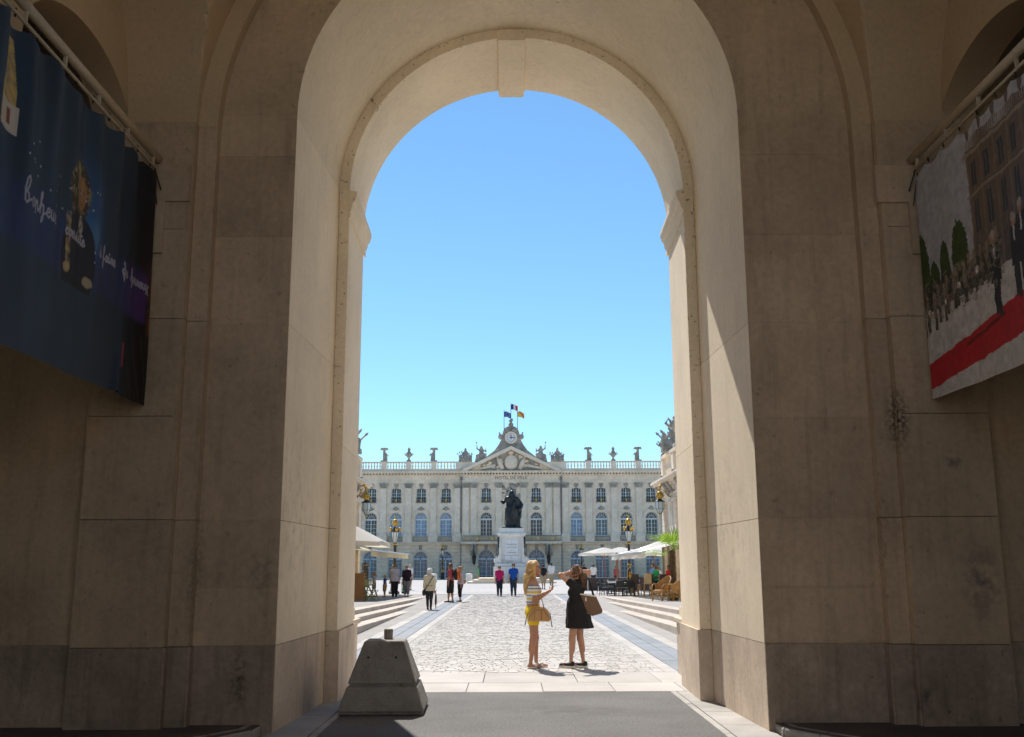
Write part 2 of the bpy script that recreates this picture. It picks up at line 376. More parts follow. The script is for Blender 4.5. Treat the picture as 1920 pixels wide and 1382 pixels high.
# raised side walks inside the passage
for s,nm,x in ((-1,'left_passage_walk',-2.53),(1,'right_passage_walk',2.66)):
    g=MB(); poly=[(x,10.75),(x+s*.02,10.3),(x+s*.25,9.9),(x+s*.6,9.4),(x+s*.75,8.5),(x+s*.75,-10),(s*9,-10),(s*9,10.9)]
    n=len(poly); g.add([(a,b,.085) for a,b in poly]+[(a,b,-.02) for a,b in poly],[tuple(range(n))]+[(i,(i+1)%n,(i+1)%n+n,i+n) for i in range(n)])
    wk=struct(g.build(nm,walkm))
    edge=poly[0:6]
    for (a,b) in zip(edge[:-1],edge[1:]):
        a=np.array(a);b=np.array(b);l=np.linalg.norm(b-a);k=max(1,int(l/1.1))
        nrm=np.array([b[1]-a[1],a[0]-b[0]])/l*(.16)*(-s if True else 1)
        if nrm[0]*s<0: nrm=-nrm
        for i in range(k):
            p=a+(b-a)*(i/k)*1.0; q=a+(b-a)*((i+1)/k-.006)
            off=-nrm/.16*.012
            m_=MB(); vs=[(*(p+off),-.02),(*(q+off),-.02),(*(q+nrm),-.02),(*(p+nrm),-.02),(*(p+off),.08),(*(q+off),.08),(*(q+nrm),.089),(*(p+nrm),.089)]
            m_.add(vs,[(4,5,6,7),(0,1,5,4),(1,2,6,5),(2,3,7,6),(3,0,4,7)]); m_.build('kerb_stone',kerbm,wk,world=True,bevel=.02)

# ------------------------------------------------------------------ the archway
arch=thing('stone_archway','tall cream stone archway with vaulted passage and grey plinths, framing the sunny square','archway',(AX,10.6,0))
YF,YR,YE=10.6,12.93,14.6                   # inner wall, rebate, outer face
ZS=6.7
def wall(mb,nm,m,smooth=False,bevel=0,parent=None): return mb.build(nm,m,parent or arch,world=True,smooth=smooth,bevel=bevel)
NA=64
def arc(cx,hw,zs,rise,n=NA): return [(cx-hw*math.cos(PI*i/n),zs+rise*math.sin(PI*i/n)) for i in range(n+1)]
def sheet(mb,A,yA,B,yB):
    for i in range(len(A)-1): mb.quad((A[i][0],yA,A[i][1]),(A[i+1][0],yA,A[i+1][1]),(B[i+1][0],yB,B[i+1][1]),(B[i][0],yB,B[i][1]))
near=arc(AX,2.51,ZS,2.51); reb=arc(AX,2.42,ZS,2.42); inn=arc(AX,2.28,ZS,2.28); out=arc(AX,2.33,ZS,2.33)
# wall facing the passage, above the springing and behind the blocks
m=MB(); opening_wall(m,lambda x,y,z:(x,YF+y,z),-3.75,4.35,-.1,12.5,AX,2.51,-.1,ZS,2.51,0,n=NA)
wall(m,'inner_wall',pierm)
m=MB(); sheet(m,near,YF,reb,YR); o=wall(m,'near_soffit',cream,smooth=True)
m=MB(); sheet(m,reb,YR,inn,YR); wall(m,'rebate_ring',cream)
m=MB(); sheet(m,inn,YR,out,YE); wall(m,'far_soffit',cream,smooth=True)
m=MB(); opening_wall(m,lambda x,y,z:(x,YE+y,z),-9,9,-.1,13.2,AX,2.33,-.1,ZS,2.33,0,n=NA); wall(m,'outer_wall',cream)
# backing of the jambs (the joints between the blocks show it) and the blocks themselves
courses=[0.0,.86,1.43,2.13,3.2,4.25,5.25,6.2,ZS]
def block_face(nm,m_up,m_lo,p0,p1,depth_dir,splits=None,ztop=ZS,gap=.003,proud=.0,plinth=.035,cs=courses):
    p0=np.array(p0);p1=np.array(p1);dd=np.array(depth_dir)
    for i in range(len(cs)-1):
        z0,z1=cs[i],cs[i+1]
        if z0>=ztop-.01: break
        z1=min(z1,ztop)
        sp=[0,1]
        if splits: sp=[0]+[x for x in splits.get(i,[])]+[1]
        for a,b in zip(sp[:-1],sp[1:]):
            L=np.linalg.norm(p1-p0); ga=gap/2/L
            A=p0+(p1-p0)*(a+(ga if a>0 else 0)); B=p0+(p1-p0)*(b-(ga if b<1 else 0))
            low=(i==0); pr=plinth if low else proud
            e=.0022
            o_=-dd*pr
            zz0=z0+(gap/2 if i>0 else -.03); zz1=z1-gap/2
            vs=[]
            for (q,zq) in ((A,zz0),(B,zz0),(B,zz1),(A,zz1)): vs.append((*(q+dd*.05),zq))
            t=(p1-p0)/L
            for (q,zq,su,sv) in ((A,zz0,1,1),(B,zz0,-1,1),(B,zz1,-1,-1),(A,zz1,1,-1)): vs.append((*(q+o_+t*e*su),zq+e*sv))
            b_=MB(); b_.add(vs,[(4,5,6,7),(0,1,5,4),(1,2,6,5),(2,3,7,6),(3,0,4,7)])
            wall(b_,'plinth_stone' if low else 'wall_stone',m_lo if low else m_up)
N_=(0,1)
for s in (-1,1):
    m=MB(); m.quad((AX+s*2.56,YF-.0,-.1),(AX+s*2.47,YR,-.1),(AX+s*2.47,YR,ZS),(AX+s*2.56,YF,ZS)); m.quad((AX+s*2.33,YR,-.1),(AX+s*2.38,YE,-.1),(AX+s*2.38,YE,ZS),(AX+s*2.33,YR,ZS))
    m.quad((AX+s*2.47,YR+.05,-.1),(AX+s*2.28,YR+.05,-.1),(AX+s*2.28,YR+.05,ZS),(AX+s*2.47,YR+.05,ZS)); wall(m,'core_masonry',jointm)
for s in (-1,1):
    block_face('r',cream,plinr,(AX+s*2.51,YF),(AX+s*2.42,YR),(s,0),{1:[.45]},plinth=.0,cs=[0,.86,2.13,4.25,ZS],gap=.002)
    block_face('b',cream,plinr,(AX+s*2.42,YR),(AX+s*2.28,YR),(0,1),None,plinth=.012,cs=[0,.86,2.13,4.25,ZS],gap=.002)
    block_face('j',cream,plinr,(AX+s*2.28,YR),(AX+s*2.33,YE),(s,0),None,plinth=.03,cs=[0,.86,3.2,ZS],gap=.002)
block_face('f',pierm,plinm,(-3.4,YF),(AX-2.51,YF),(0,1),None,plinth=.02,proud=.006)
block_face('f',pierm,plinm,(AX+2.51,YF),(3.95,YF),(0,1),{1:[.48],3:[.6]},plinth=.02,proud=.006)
# keystone and imposts
m=MB(); kz=ZS+2.28
m.prism([(AX-.06-.19,kz-.05),(AX-.06+.19,kz-.05),(AX-.06+.225,kz+.12),(AX-.06-.225,kz+.12)],YR-.02,YE+.06); wall(m,'keystone',cream,bevel=.01)
for s in (-1,1):
    m=MB()
    prof=[(0.0,-.34),(.03,-.34),(.03,-.28),(.015,-.27),(.05,-.20),(.06,-.13),(.085,-.11),(.11,-.02),(.11,.03),(.0,.05)]
    P0=[(AX+s*(2.29-a),YR-.02,ZS-.05+z) for a,z in prof]; P1=[(AX+s*(2.335-a),YE+.10,ZS-.05+z) for a,z in prof]
    n=len(prof); m.add(P0+P1,[(i,(i+1)%n,(i+1)%n+n,i+n) for i in range(n)]+[tuple(range(n)),tuple(range(2*n-1,n-1,-1))])
    wall(m,'impost',cream)
# stepped wall strips, their arches and the groined vault
XC=.285; HS=6.5
YS1,YS2=10.45,10.33
A1=arc(XC,3.555,HS,3.555); A2=arc(XC,3.77,HS,3.77)
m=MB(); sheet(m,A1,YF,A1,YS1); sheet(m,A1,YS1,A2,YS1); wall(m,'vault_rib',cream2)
for s in (-1,1):
    sx=lambda r:XC+s*r
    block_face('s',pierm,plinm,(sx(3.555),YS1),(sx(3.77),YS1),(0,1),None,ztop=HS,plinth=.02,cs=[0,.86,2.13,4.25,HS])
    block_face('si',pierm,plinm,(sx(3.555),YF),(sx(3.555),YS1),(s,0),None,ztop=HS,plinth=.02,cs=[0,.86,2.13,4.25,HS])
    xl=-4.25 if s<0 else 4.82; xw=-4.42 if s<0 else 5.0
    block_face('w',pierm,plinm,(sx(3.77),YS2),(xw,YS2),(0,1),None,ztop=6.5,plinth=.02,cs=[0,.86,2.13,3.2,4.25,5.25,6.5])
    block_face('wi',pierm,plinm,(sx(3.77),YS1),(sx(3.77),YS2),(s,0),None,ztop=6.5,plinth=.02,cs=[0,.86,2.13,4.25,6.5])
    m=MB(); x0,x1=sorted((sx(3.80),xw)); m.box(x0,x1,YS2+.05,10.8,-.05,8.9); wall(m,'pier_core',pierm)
    # wall of the dark side passage
    x0,x1=sorted((xl,s*9)); m=MB(); m.box(x0,x1,10.50,11.0,-.05,8); wall(m,'side_wall',pierm)
    m=MB(); m.box(x0,x1,10.47,10.505,-.05,.88); wall(m,'side_plinth',plinm,bevel=.01)
    m=MB(); m.quad((xl,4,7.9),(s*9,4,7.9),(s*9,11,7.9),(xl,11,7.9)); wall(m,'side_ceiling',cream2)
    m=MB(); m.quad((s*9,-6,0),(s*9,11,0),(s*9,11,8),(s*9,-6,8)); wall(m,'side_passage_wall',pierm)
    # lateral arch
    m=MB(); opening_wall(m,lambda x,y,z,xl=xl,s=s:(xl+s*y,x,z),5.15,10.45,0,8.9,9.25,1.28,0,6.25,.75,.4,n=24); wall(m,'lateral_arch_wall',cream2)
YB=5.15; YCV=7.75; RL=2.60
xs=sorted(set([-4.25]+list(np.linspace(-4.25,XC-3.77,5))+[XC-3.77*math.cos(PI*i/72) for i in range(73)]+list(np.linspace(XC+3.77,4.82,5))))
ys=[YCV-RL*math.cos(PI*i/72) for i in range(73)]+[YS1]
P=np.zeros((len(xs),len(ys),3))
for i,x in enumerate(xs):
    hm=HS+math.sqrt(max(3.77**2-(x-XC)**2,0)) if abs(x-XC)<=3.77 else 0
    for j,y in enumerate(ys):
        hl=HS+2.25*math.sqrt(max(1-((y-YCV)/RL)**2,0)) if y<=YCV+RL else HS
        P[i,j]=(x,y,max(hm,hl))
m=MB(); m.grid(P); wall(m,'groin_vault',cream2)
# rear part of the passage behind the viewer
YBACK=3.2
A3=arc(XC,3.3,HS,3.3)
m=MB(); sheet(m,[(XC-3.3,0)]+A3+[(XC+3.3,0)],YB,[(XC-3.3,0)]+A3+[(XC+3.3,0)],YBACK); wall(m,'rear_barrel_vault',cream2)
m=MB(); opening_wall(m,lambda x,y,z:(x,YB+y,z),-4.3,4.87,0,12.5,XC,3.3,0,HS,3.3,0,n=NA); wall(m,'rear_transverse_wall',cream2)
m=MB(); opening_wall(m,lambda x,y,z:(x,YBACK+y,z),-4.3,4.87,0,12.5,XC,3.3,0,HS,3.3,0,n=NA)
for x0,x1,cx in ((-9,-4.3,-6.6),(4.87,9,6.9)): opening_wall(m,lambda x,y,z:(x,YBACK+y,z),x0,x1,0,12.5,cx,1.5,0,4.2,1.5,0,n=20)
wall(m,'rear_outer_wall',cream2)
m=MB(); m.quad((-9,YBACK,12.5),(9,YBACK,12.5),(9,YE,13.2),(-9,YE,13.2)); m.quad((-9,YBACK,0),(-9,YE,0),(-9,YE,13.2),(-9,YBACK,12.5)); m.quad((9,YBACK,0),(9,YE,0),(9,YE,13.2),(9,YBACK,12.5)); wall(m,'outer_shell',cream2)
# columns on the outer face
for s in (-1,1):
    cx=AX+s*3.13; cy=15.55
    m=MB(); m.box(cx-.62,cx+.62,YE+.003,cy+.65,0,.78); m.box(cx-.66,cx+.66,YE+.004,cy+.69,.78,.86); wall(m,'column_pedestal',plinr,bevel=.012)
    m=MB(); m.box(cx-.58,cx+.58,cy-.58,cy+.58,.86,1.02); m.lathe([(.56,1.02),(.60,1.07),(.58,1.13),(.50,1.16),(.48,1.20),(.53,1.23),(.52,1.28),(.46,1.31)],(cx,cy,0),28); wall(m,'column_base',cream,smooth=False)
    m=MB(); m.lathe([(.45,1.31),(.45,3.5),(.42,6),(.38,9.2),(.5,9.6),(.56,10.2)],(cx,cy,0),28); wall(m,'column_shaft',cream,smooth=True)
m=MB(); m.box(-9,9,YE+.002,YE+.55,10.6,11.6); m.box(-9,9,YE+.55,YE+.9,11.3,11.7); wall(m,'entablature',cream)

# ------------------------------------------------------------------ unseen building added behind the viewer to bounce warm sunlight into the passage
bk=thing('added_bounce_building','unseen pale stone building added behind the viewer to bounce warm sunlight into the archway','building',(0,-19,0))
m=MB()
for i in range(14):
    for z0,z1,zb,zs in ((0,5.2,.0,3.4),(5.2,10,6.0,8.4)): opening_wall(m,lambda x,y,z:(x,-y,z),-28+i*4,-24+i*4,z0,z1,-26+i*4,.8,zb,zs,.5,.4,n=8)
m.box(-28.5,28.5,-.3,.5,10,10.9); m.build('facade',cream,bk)
m=MB(); m.box(-28,28,-9,-.45,0,10.2); m.build('interior',asph,bk)
# ------------------------------------------------------------------ town hall
ths=mat('town_hall_limestone',(.83,.71,.565),.85,var=.10,vs=.35,fine=.10,fs=2.2,bump=.3,bs=6,tint=(.75,.64,.505),streak=.10,spec=.2)
thd=mat('weathered_sculpture_stone',(.42,.375,.315),.9,var=.25,vs=1.2,fine=.2,fs=5,bump=.6,bs=9,tint=(.24,.22,.20),spec=.15)
thg=mat('rusticated_ground_floor_stone',(.80,.665,.51),.88,var=.14,vs=.5,fine=.12,fs=3,bump=.3,bs=8,tint=(.70,.58,.445),spec=.15)
slate=mat('grey_slate_roof',(.16,.17,.19),.6,var=.15,vs=1,fine=.15,fs=8,bump=.3,bs=12)
white=mat('white_paint',(.72,.73,.74),.5,var=.05,vs=2,fine=.04,fs=20,bump=0)
bwhite=mat('blue_white_door_paint',(.52,.60,.70),.5,var=.05,vs=2,fine=.04,fs=20,bump=0)
iron=mat('black_wrought_iron',(.03,.03,.03),.5,var=.1,vs=5,fine=.1,fs=30,bump=0)
gold=mat('gilded_iron',(.58,.35,.07),.38,var=.15,vs=8,fine=.1,fs=40,bump=.1,metal=.75,spec=.5)
lead=mat('lead_downpipe',(.17,.18,.19),.6,bump=0)
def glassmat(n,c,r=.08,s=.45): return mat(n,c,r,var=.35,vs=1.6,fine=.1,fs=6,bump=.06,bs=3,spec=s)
gl_dark=glassmat('dark_window_glass',(.035,.045,.055)); gl_blue=glassmat('glass_painted_sky_reflection',(.17,.27,.42)); gl_mid=glassmat('grey_blue_glass',(.085,.125,.165))  # blue panes: the sky's reflection is painted into their base colour
TY=140.
th=thing('town_hall','long pale stone town hall with pediment, clock and roof balustrade across the square','building',(AX-.05,TY,0))
def part(mb,nm,m,parent=None,smooth=False,bevel=0): return mb.build(nm,m,parent or th,smooth=smooth,bevel=bevel)
PJ=-.35                                    # central block stands forward
def yf(x): return PJ if abs(x)<6.95 else 0.
wins=[0,3.47,9.08,12.55,16.03,19.5,22.97,26.45]
W_=sorted([-w for w in wins if w]+wins)
edges={}
for w in W_:
    a=abs(w)
    lo,hi=(-1.735,1.735) if a==0 else ((1.735,6.94) if a==3.47 else ((6.94,10.81) if a==9.08 else (a-1.74,a+1.74)))
    edges[w]=(lo,hi) if w>=0 else (-hi,-lo)
def fr(x0,x1,z0,z1,y,mb,t): mb.box(x0,x1,y-t,y+t,z0,z1)
def window(parent,name,cx,hw,zb,zs,rise,y,glm,frm,cols,rows,fan=True,trans=None):
    pts=[(cx-hw*math.cos(PI*i/10),zs+rise*math.sin(PI*i/10)) for i in range(11)]
    f=MB(); t=.03; w=.05
    f.box(cx-hw,cx-hw+.07,y-.04,y,zb,zs); f.box(cx+hw-.07,cx+hw,y-.04,y,zb,zs); f.box(cx-.055,cx+.055,y-.05,y,zb,zs if trans is None else trans)
    zt_=trans if trans is not None else zs
    f.box(cx-hw,cx+hw,y-.045,y-.002,zb,zb+.1)
    for i in range(1,cols):
        x=cx-hw+2*hw*i/cols
        if abs(x-cx)>.08: f.box(x-.02,x+.02,y-.03,y-.003,zb+.1,zt_)
    for i in range(1,rows):
        z=zb+(zt_-zb)*i/rows; f.box(cx-hw+.07,cx+hw-.07,y-.028,y-.004,z-.02,z+.02)
    for a,b in zip(pts[:-1],pts[1:]):
        c0=np.array([cx,zs]); A=np.array(a);B=np.array(b); A2=c0+(A-c0)*.92;B2=c0+(B-c0)*.92
        f.prism([tuple(A),tuple(B),tuple(B2),tuple(A2)],y-.04,y-.001)
    if fan and rise>.3:
        f.box(cx-hw,cx+hw,y-.05,y-.0005,zs-.22,zs)
        for k in range(1,6):
            a=PI*k/6; f.bar((cx+.25*hw*-math.cos(a),y-.02,zs+.25*rise*math.sin(a)),(cx-.95*hw*math.cos(a),y-.02,zs+.95*rise*math.sin(a)),.045,.03)
        ring=[(cx-.5*hw*math.cos(PI*i/8),y-.02,zs+.5*rise*math.sin(PI*i/8)) for i in range(9)]
        for a,b in zip(ring[:-1],ring[1:]): f.bar(a,b,.04,.03)
    elif rise<=.3:
        for i in range(1,cols):
            x=cx-hw+2*hw*i/cols; f.box(x-.02,x+.02,y-.03,y-.003,zs,zs+rise*.8)
    o=part(f,name,frm,parent)
    gm=MB(); gm.add([(cx-hw,y+.01,zb),(cx+hw,y+.01,zb)]+[(p[0],y+.01,p[1]) for p in reversed(pts)],[tuple(range(len(pts)+2))]); part(gm,'pane',glm,o)
    return o
gf=MB(); ff=MB(); 
for w in W_:
    x0,x1=edges[w]; y=yf(w); a=abs(w); c_=a<4
    T=lambda x,yy,z,y=y:(x,y+yy,z)
    ghw=1.15 if a==3.47 else (1.2 if a==0 else .93)
    opening_wall(gf,T,x0,x1,-.3,4.97,w,ghw,-.3,2.85,ghw if c_ else .95,.45,n=12)
    opening_wall(ff,T,x0,x1,4.97,10.0,w,.83,5.84,8.25,.85,.6,n=12)
    opening_wall(ff,T,x0,x1,10.0,13.13,w,.67,10.46,12.24,.2,.55,n=8)
for s in (-1,1):
    gf.quad((s*6.94,PJ,-.3),(s*6.94,0,-.3),(s*6.94,0,4.97),(s*6.94,PJ,4.97)); ff.quad((s*6.94,PJ,4.97),(s*6.94,0,4.97),(s*6.94,0,13.13),(s*6.94,PJ,13.13))
part(gf,'ground_floor_wall',thg); part(ff,'upper_wall',ths)
cr=MB()
for w in W_:
    x0,x1=edges[w]; y=yf(w); a=abs(w); ghw=1.15 if a==3.47 else (1.2 if a==0 else .93); rise=ghw if a<4 else .95
    z=.0
    while z<4.6:
        h=.46; z1=min(z+h-.085,4.62); zm=(z+z1)/2
        hw=ghw+.10
        if zm>2.85:
            q=(zm-2.85)/(rise+.25); hw=(ghw+.22)*math.sqrt(max(1-q*q,0)) if q<1 else 0
        if hw>0:
            cr.box(x0,w-hw,y-.16,y-.002,z,z1); cr.box(w+hw,x1,y-.16,y-.002,z,z1)
        else: cr.box(x0,x1,y-.16,y-.002,z,z1)
        z+=h
stuff(part(cr,'rusticated_courses',thg))
# windows
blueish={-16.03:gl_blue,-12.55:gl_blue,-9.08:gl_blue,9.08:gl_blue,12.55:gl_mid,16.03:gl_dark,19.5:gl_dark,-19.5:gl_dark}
for w in W_:
    y=yf(w)
    a=abs(w); ghw=1.15 if a==3.47 else (1.2 if a==0 else .93)
    window(th,'ground_door',w,ghw,-.1,2.85,ghw if a<4 else .95,y+.35,gl_mid,bwhite,4,5)
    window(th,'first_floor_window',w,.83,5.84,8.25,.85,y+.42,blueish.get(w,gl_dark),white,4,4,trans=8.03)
    window(th,'second_floor_window',w,.67,10.46,12.24,.2,y+.36,gl_dark,white,4,4,fan=False)
    # iron railings
    r=MB(); r.box(w-.72,w+.72,y-.10,y-.06,11.05,11.11); r.box(w-.72,w+.72,y-.10,y-.06,10.42,10.47)
    for k in range(10): r.box(w-.70+k*.155,w-.68+k*.155,y-.095,y-.065,10.47,11.05)
    for k in range(5): r.lathe([(.09,0),(.09,.02)],(w-.55+k*.275,y-.08,10.75),6)
    ro=part(r,'window_railing',iron); gr=MB(); gr.ball((w,y-.11,10.78),.13,.03,.18); gr.ball((w,y-.11,10.58),.07,.03,.08); part(gr,'gilt_ornament',gold,ro)
    if a>4:
        r=MB(); r.box(w-1.0,w+1.0,y-.75,y-.70,5.72,5.78); r.box(w-1.0,w+1.0,y-.75,y-.70,5.06,5.12)
        for k in range(14): r.box(w-1.0+k*.15,w-.97+k*.15,y-.745,y-.705,5.1,5.72)
        ro=part(r,'balcony_railing',iron); gr=MB()
        gr.ball((w,y-.76,5.42),.10,.02,.12,8,5)
        part(gr,'gilt_ornament',gold,ro)
    # window heads
    h=MB()
    for r0,r1,yy in ((.86,1.08,.07),(1.10,1.22,.13)):
        n=14
        for i in range(n):
            t0,t1=PI*i/n,PI*(i+1)/n
            h.prism([(w-r0*math.cos(t0),8.25+r0*1.03*math.sin(t0)),(w-r0*math.cos(t1),8.25+r0*1.03*math.sin(t1)),(w-r1*math.cos(t1),8.25+r1*1.1*math.sin(t1)),(w-r1*math.cos(t0),8.25+r1*1.1*math.sin(t0))],y-yy,y-.003)
    h.box(w-1.28,w-.86,y-.14,y-.004,8.13,8.25); h.box(w+.86,w+1.28,y-.14,y-.004,8.13,8.25)
    part(h,'archivolt',ths)
    k_=MB(); k_.ball((w,y-.12,9.62),.26,.14,.30); k_.ball((w-.3,y-.1,9.55),.16,.1,.14); k_.ball((w+.3,y-.1,9.55),.16,.1,.14); part(k_,'carved_keystone',thd,smooth=True)
    k_=MB(); k_.ball((w,y-.10,12.82),.26,.12,.28); k_.ball((w-.18,y-.1,12.95),.14,.1,.12); k_.ball((w+.18,y-.1,12.95),.14,.1,.12); k_.ball((w,y-.14,12.55),.12,.08,.14); part(k_,'carved_mask',thd,smooth=True)
    k_=MB(); k_.taper((w,y-.08),3.95,4.6,.30,.24,.5,.36); k_.ball((w,y-.2,4.35),.22,.12,.26); part(k_,'door_keystone',thd)
    if a not in (0,):
        n=20; p0=[(w-(.80)*math.cos(PI*i/n),12.24+.25*math.sin(PI*i/n)) for i in range(n+1)]
        h=MB()
        for A,B in zip(p0[:-1],p0[1:]): h.prism([A,B,(B[0],B[1]+.12),(A[0],A[1]+.12)],y-.05,y-.003)
        h.box(w-.80,w-.69,y-.05,y-.003,10.35,12.3); h.box(w+.69,w+.80,y-.05,y-.003,10.35,12.3); part(h,'window_surround',ths)
# pilasters with pedestals
pil=[1.72,5.2,6.3,7.5,10.82,14.33,17.8,21.27,24.75,28.2]
for x in sorted([-p for p in pil]+pil):
    y=yf(x); p=MB(); p.box(x-.42,x+.42,y-.30,y-.003,6.35,12.45); p.box(x-.5,x+.5,y-.38,y-.003,6.2,6.4); p.box(x-.47,x+.47,y-.34,y-.004,6.4,6.48)
    o=part(p,'pilaster',ths,bevel=.02)
    cp=MB(); cp.taper((x,y-.12),12.45,13.0,.86,.3,1.12,.5); cp.box(x-.6,x+.6,y-.42,y-.005,13.0,13.12)
    for i in range(3):
        for r_ in range(2): cp.ball((x-.34+.34*i+(.0 if r_ else .0),y-.30-.06*r_,12.6+.24*r_),.15,.11,.13,7,4)
    cp.ball((x-.46,y-.36,12.9),.12,.1,.12,7,4); cp.ball((x+.46,y-.36,12.9),.12,.1,.12,7,4)
    part(cp,'capital',thd,o)
    if abs(x)>7:
        p=MB(); p.box(x-.62,x+.62,y-.8,y-.0035,5.0,5.75); p.box(x-.68,x+.68,y-.84,y-.0036,5.75,5.84); p.taper((x,y-.4),5.84,6.2,1.2,.75,.95,.5); part(p,'pilaster_pedestal',ths)
    else:
        p=MB(); p.box(x-.55,x+.55,y-.4,y-.0035,5.1,6.2); part(p,'pilaster_pedestal',ths)
# relief between the central pilasters
random.seed(3)
k_=MB()
for i in range(46):
    k_.ball((random.uniform(-1.15,1.15),PJ-.08,random.uniform(9.9,12.9)),random.uniform(.12,.3),.12,random.uniform(.12,.34),7,4)
k_.ball((0,PJ-.15,11.4),.62,.2,.8,12,8); part(k_,'coat_of_arms_relief',thd,smooth=True)
# cornices
c=MB()
for xa,xb,y in ((-32,-6.95,0),(6.95,32,0),(-6.95,6.95,PJ)):
    c.box(xa,xb,y-.30,y-.001,4.70,4.97); c.box(xa,xb,y-.85,y-.001,4.97,5.08)
    c.box(xa,xb,y-.10,y,13.13,13.45); c.box(xa,xb,y-.14,y,13.45,13.55); c.box(xa,xb,y-.06,y,13.55,14.2); c.box(xa,xb,y-.35,y,14.2,14.32)
    c.box(xa,xb,y-.75,y+.3,14.5,14.62); c.box(xa,xb,y-.85,y+.3,14.62,14.78)
part(c,'cornice',ths)
c=MB(); x=-31.8
while x<31.9:
    y=yf(x); c.box(x,x+.22,y-.62,y-.352,14.33,14.5); x+=.44
stuff(part(c,'modillion_row',ths))
# central balcony
c=MB(); c.box(-6.9,6.9,PJ-1.6,PJ-.86,4.86,5.06); c.box(-6.9,6.9,PJ-1.5,PJ-.30,4.74,4.855); part(c,'balcony_slab',ths)
for x in (-5.4,-4.9,4.9,5.4,-1.9,1.9):
    c=MB(); c.prism([(0,0)]*3 and [(x-.22,3.2),(x+.22,3.2),(x+.22,4.74),(x-.22,4.74)],PJ-.5,PJ-.07)
    for i in range(5): c.ball((x,PJ-.45-.2*i,3.5+.28*i),.24,.22,.26,8,5)
    part(c,'balcony_console',thd,smooth=True)
r=MB(); r.box(-6.85,6.85,PJ-1.55,PJ-1.5,5.78,5.85); r.box(-6.85,6.85,PJ-1.55,PJ-1.5,5.08,5.14)
for k in range(88): r.box(-6.85+k*.157,-6.82+k*.157,PJ-1.545,PJ-1.505,5.1,5.8)
rb=part(r,'balcony_railing',iron)
gr=MB()
for i in range(-6,7):
    x=i*1.03
    for k in range(7):
        a=2*PI*k/7; gr.ball((x+.27*math.cos(a),PJ-1.57,5.46+.24*math.sin(a)),.10,.03,.07,6,4)
    gr.ball((x+.5,PJ-1.57,5.45),.12,.03,.25 if i%2 else .1,6,4)
part(gr,'gilt_ornament',gold,rb)
for s in (-1,1):
    for x in (6.94,):
        d=MB(); d.tube([(s*x,PJ-.12,0),(s*x,PJ-.12,13.6)],.07,8); d.box(s*x-.16,s*x+.16,PJ-.3,PJ-.02,13.5,14.0); part(d,'downpipe',lead)
# roof balustrade
b=MB(); prof=[(.10,0),(.10,.06),(.06,.1),(.13,.28),(.07,.55),(.06,.7),(.11,.78),(.11,.84)]
piers=[7.4,10.82,14.33,17.8,21.27,24.75,28.2,31.6]
bal=MB()
for s in (-1,1):
    for i,x in enumerate(piers):
        b.box(s*x-.36,s*x+.36,-.55,.05,15.13,16.0)
        if i+1<len(piers):
            x2=piers[i+1]; n=7 if i else 7
            if i==0: n=6
            for k in range(n):
                xx=x+.36+(x2-x-.72)*(k+.5)/n; bal.lathe(prof,(s*xx,-.25,15.15),8)
    xa,xb=sorted((s*6.9,s*32)); b.box(xa,xb,-.5,.02,14.78,15.13); b.box(xa,xb,-.58,.08,16.0,16.14)
    xa,xb=sorted((s*4.3,s*7.0)); b.box(xa,xb,-.5,.2,14.78,16.05)
part(b,'balustrade',ths); stuff(part(bal,'baluster_row',ths))
# pediment, tympanum relief
c=MB(); yp=PJ
c.prism([(-6.7,14.78),(6.7,14.78),(0,17.95)],yp-.05,yp+1.5); part(c,'tympanum',thd)
for s in (-1,1):
    c=MB(); L=np.array([s*7.15,14.80]); T2=np.array([0,18.22]); n=np.array([s*(18.22-14.8),7.15]); n=n/np.linalg.norm(n)
    c.prism([tuple(L),tuple(T2),(0,17.72),tuple(L-np.array([s*1.0,0]))],yp-.85,yp+.2); part(c,'raking_cornice',ths)
    d=MB()
    for i in range(26):
        t=i/26; p=(1-t)*np.array([s*5.9,14.95])+t*np.array([s*.25,17.62]); d.box(p[0]-.09,p[0]+.09,yp-.55,yp-.05,p[1]-.02,p[1]+.14)
    stuff(part(d,'raking_modillions',ths))
random.seed(11); k_=MB()
k_.ball((0,yp-.2,16.0),.95,.3,1.05,14,8); k_.ball((0,yp-.2,17.35),.4,.25,.32)
for s in (-1,1):
    for i in range(16):
        t=random.random(); x=s*(1.1+4.2*t); zz=14.9+random.random()*(1.9*(1-t)+.15); k_.ball((x,yp-.12,zz),random.uniform(.18,.45),.16,random.uniform(.12,.34),8,5)
    k_.tube([(s*1.2,yp-.2,15),(s*1.6,yp-.25,16.0),(s*1.9,yp-.2,16.6)],[.3,.34,.2],8); k_.ball((s*2.0,yp-.25,16.85),.22)
    k_.tube([(s*5.0,yp-.15,14.95),(s*2.2,yp-.2,15.6)],[.12,.26],8)
part(k_,'tympanum_relief',ths,smooth=True)
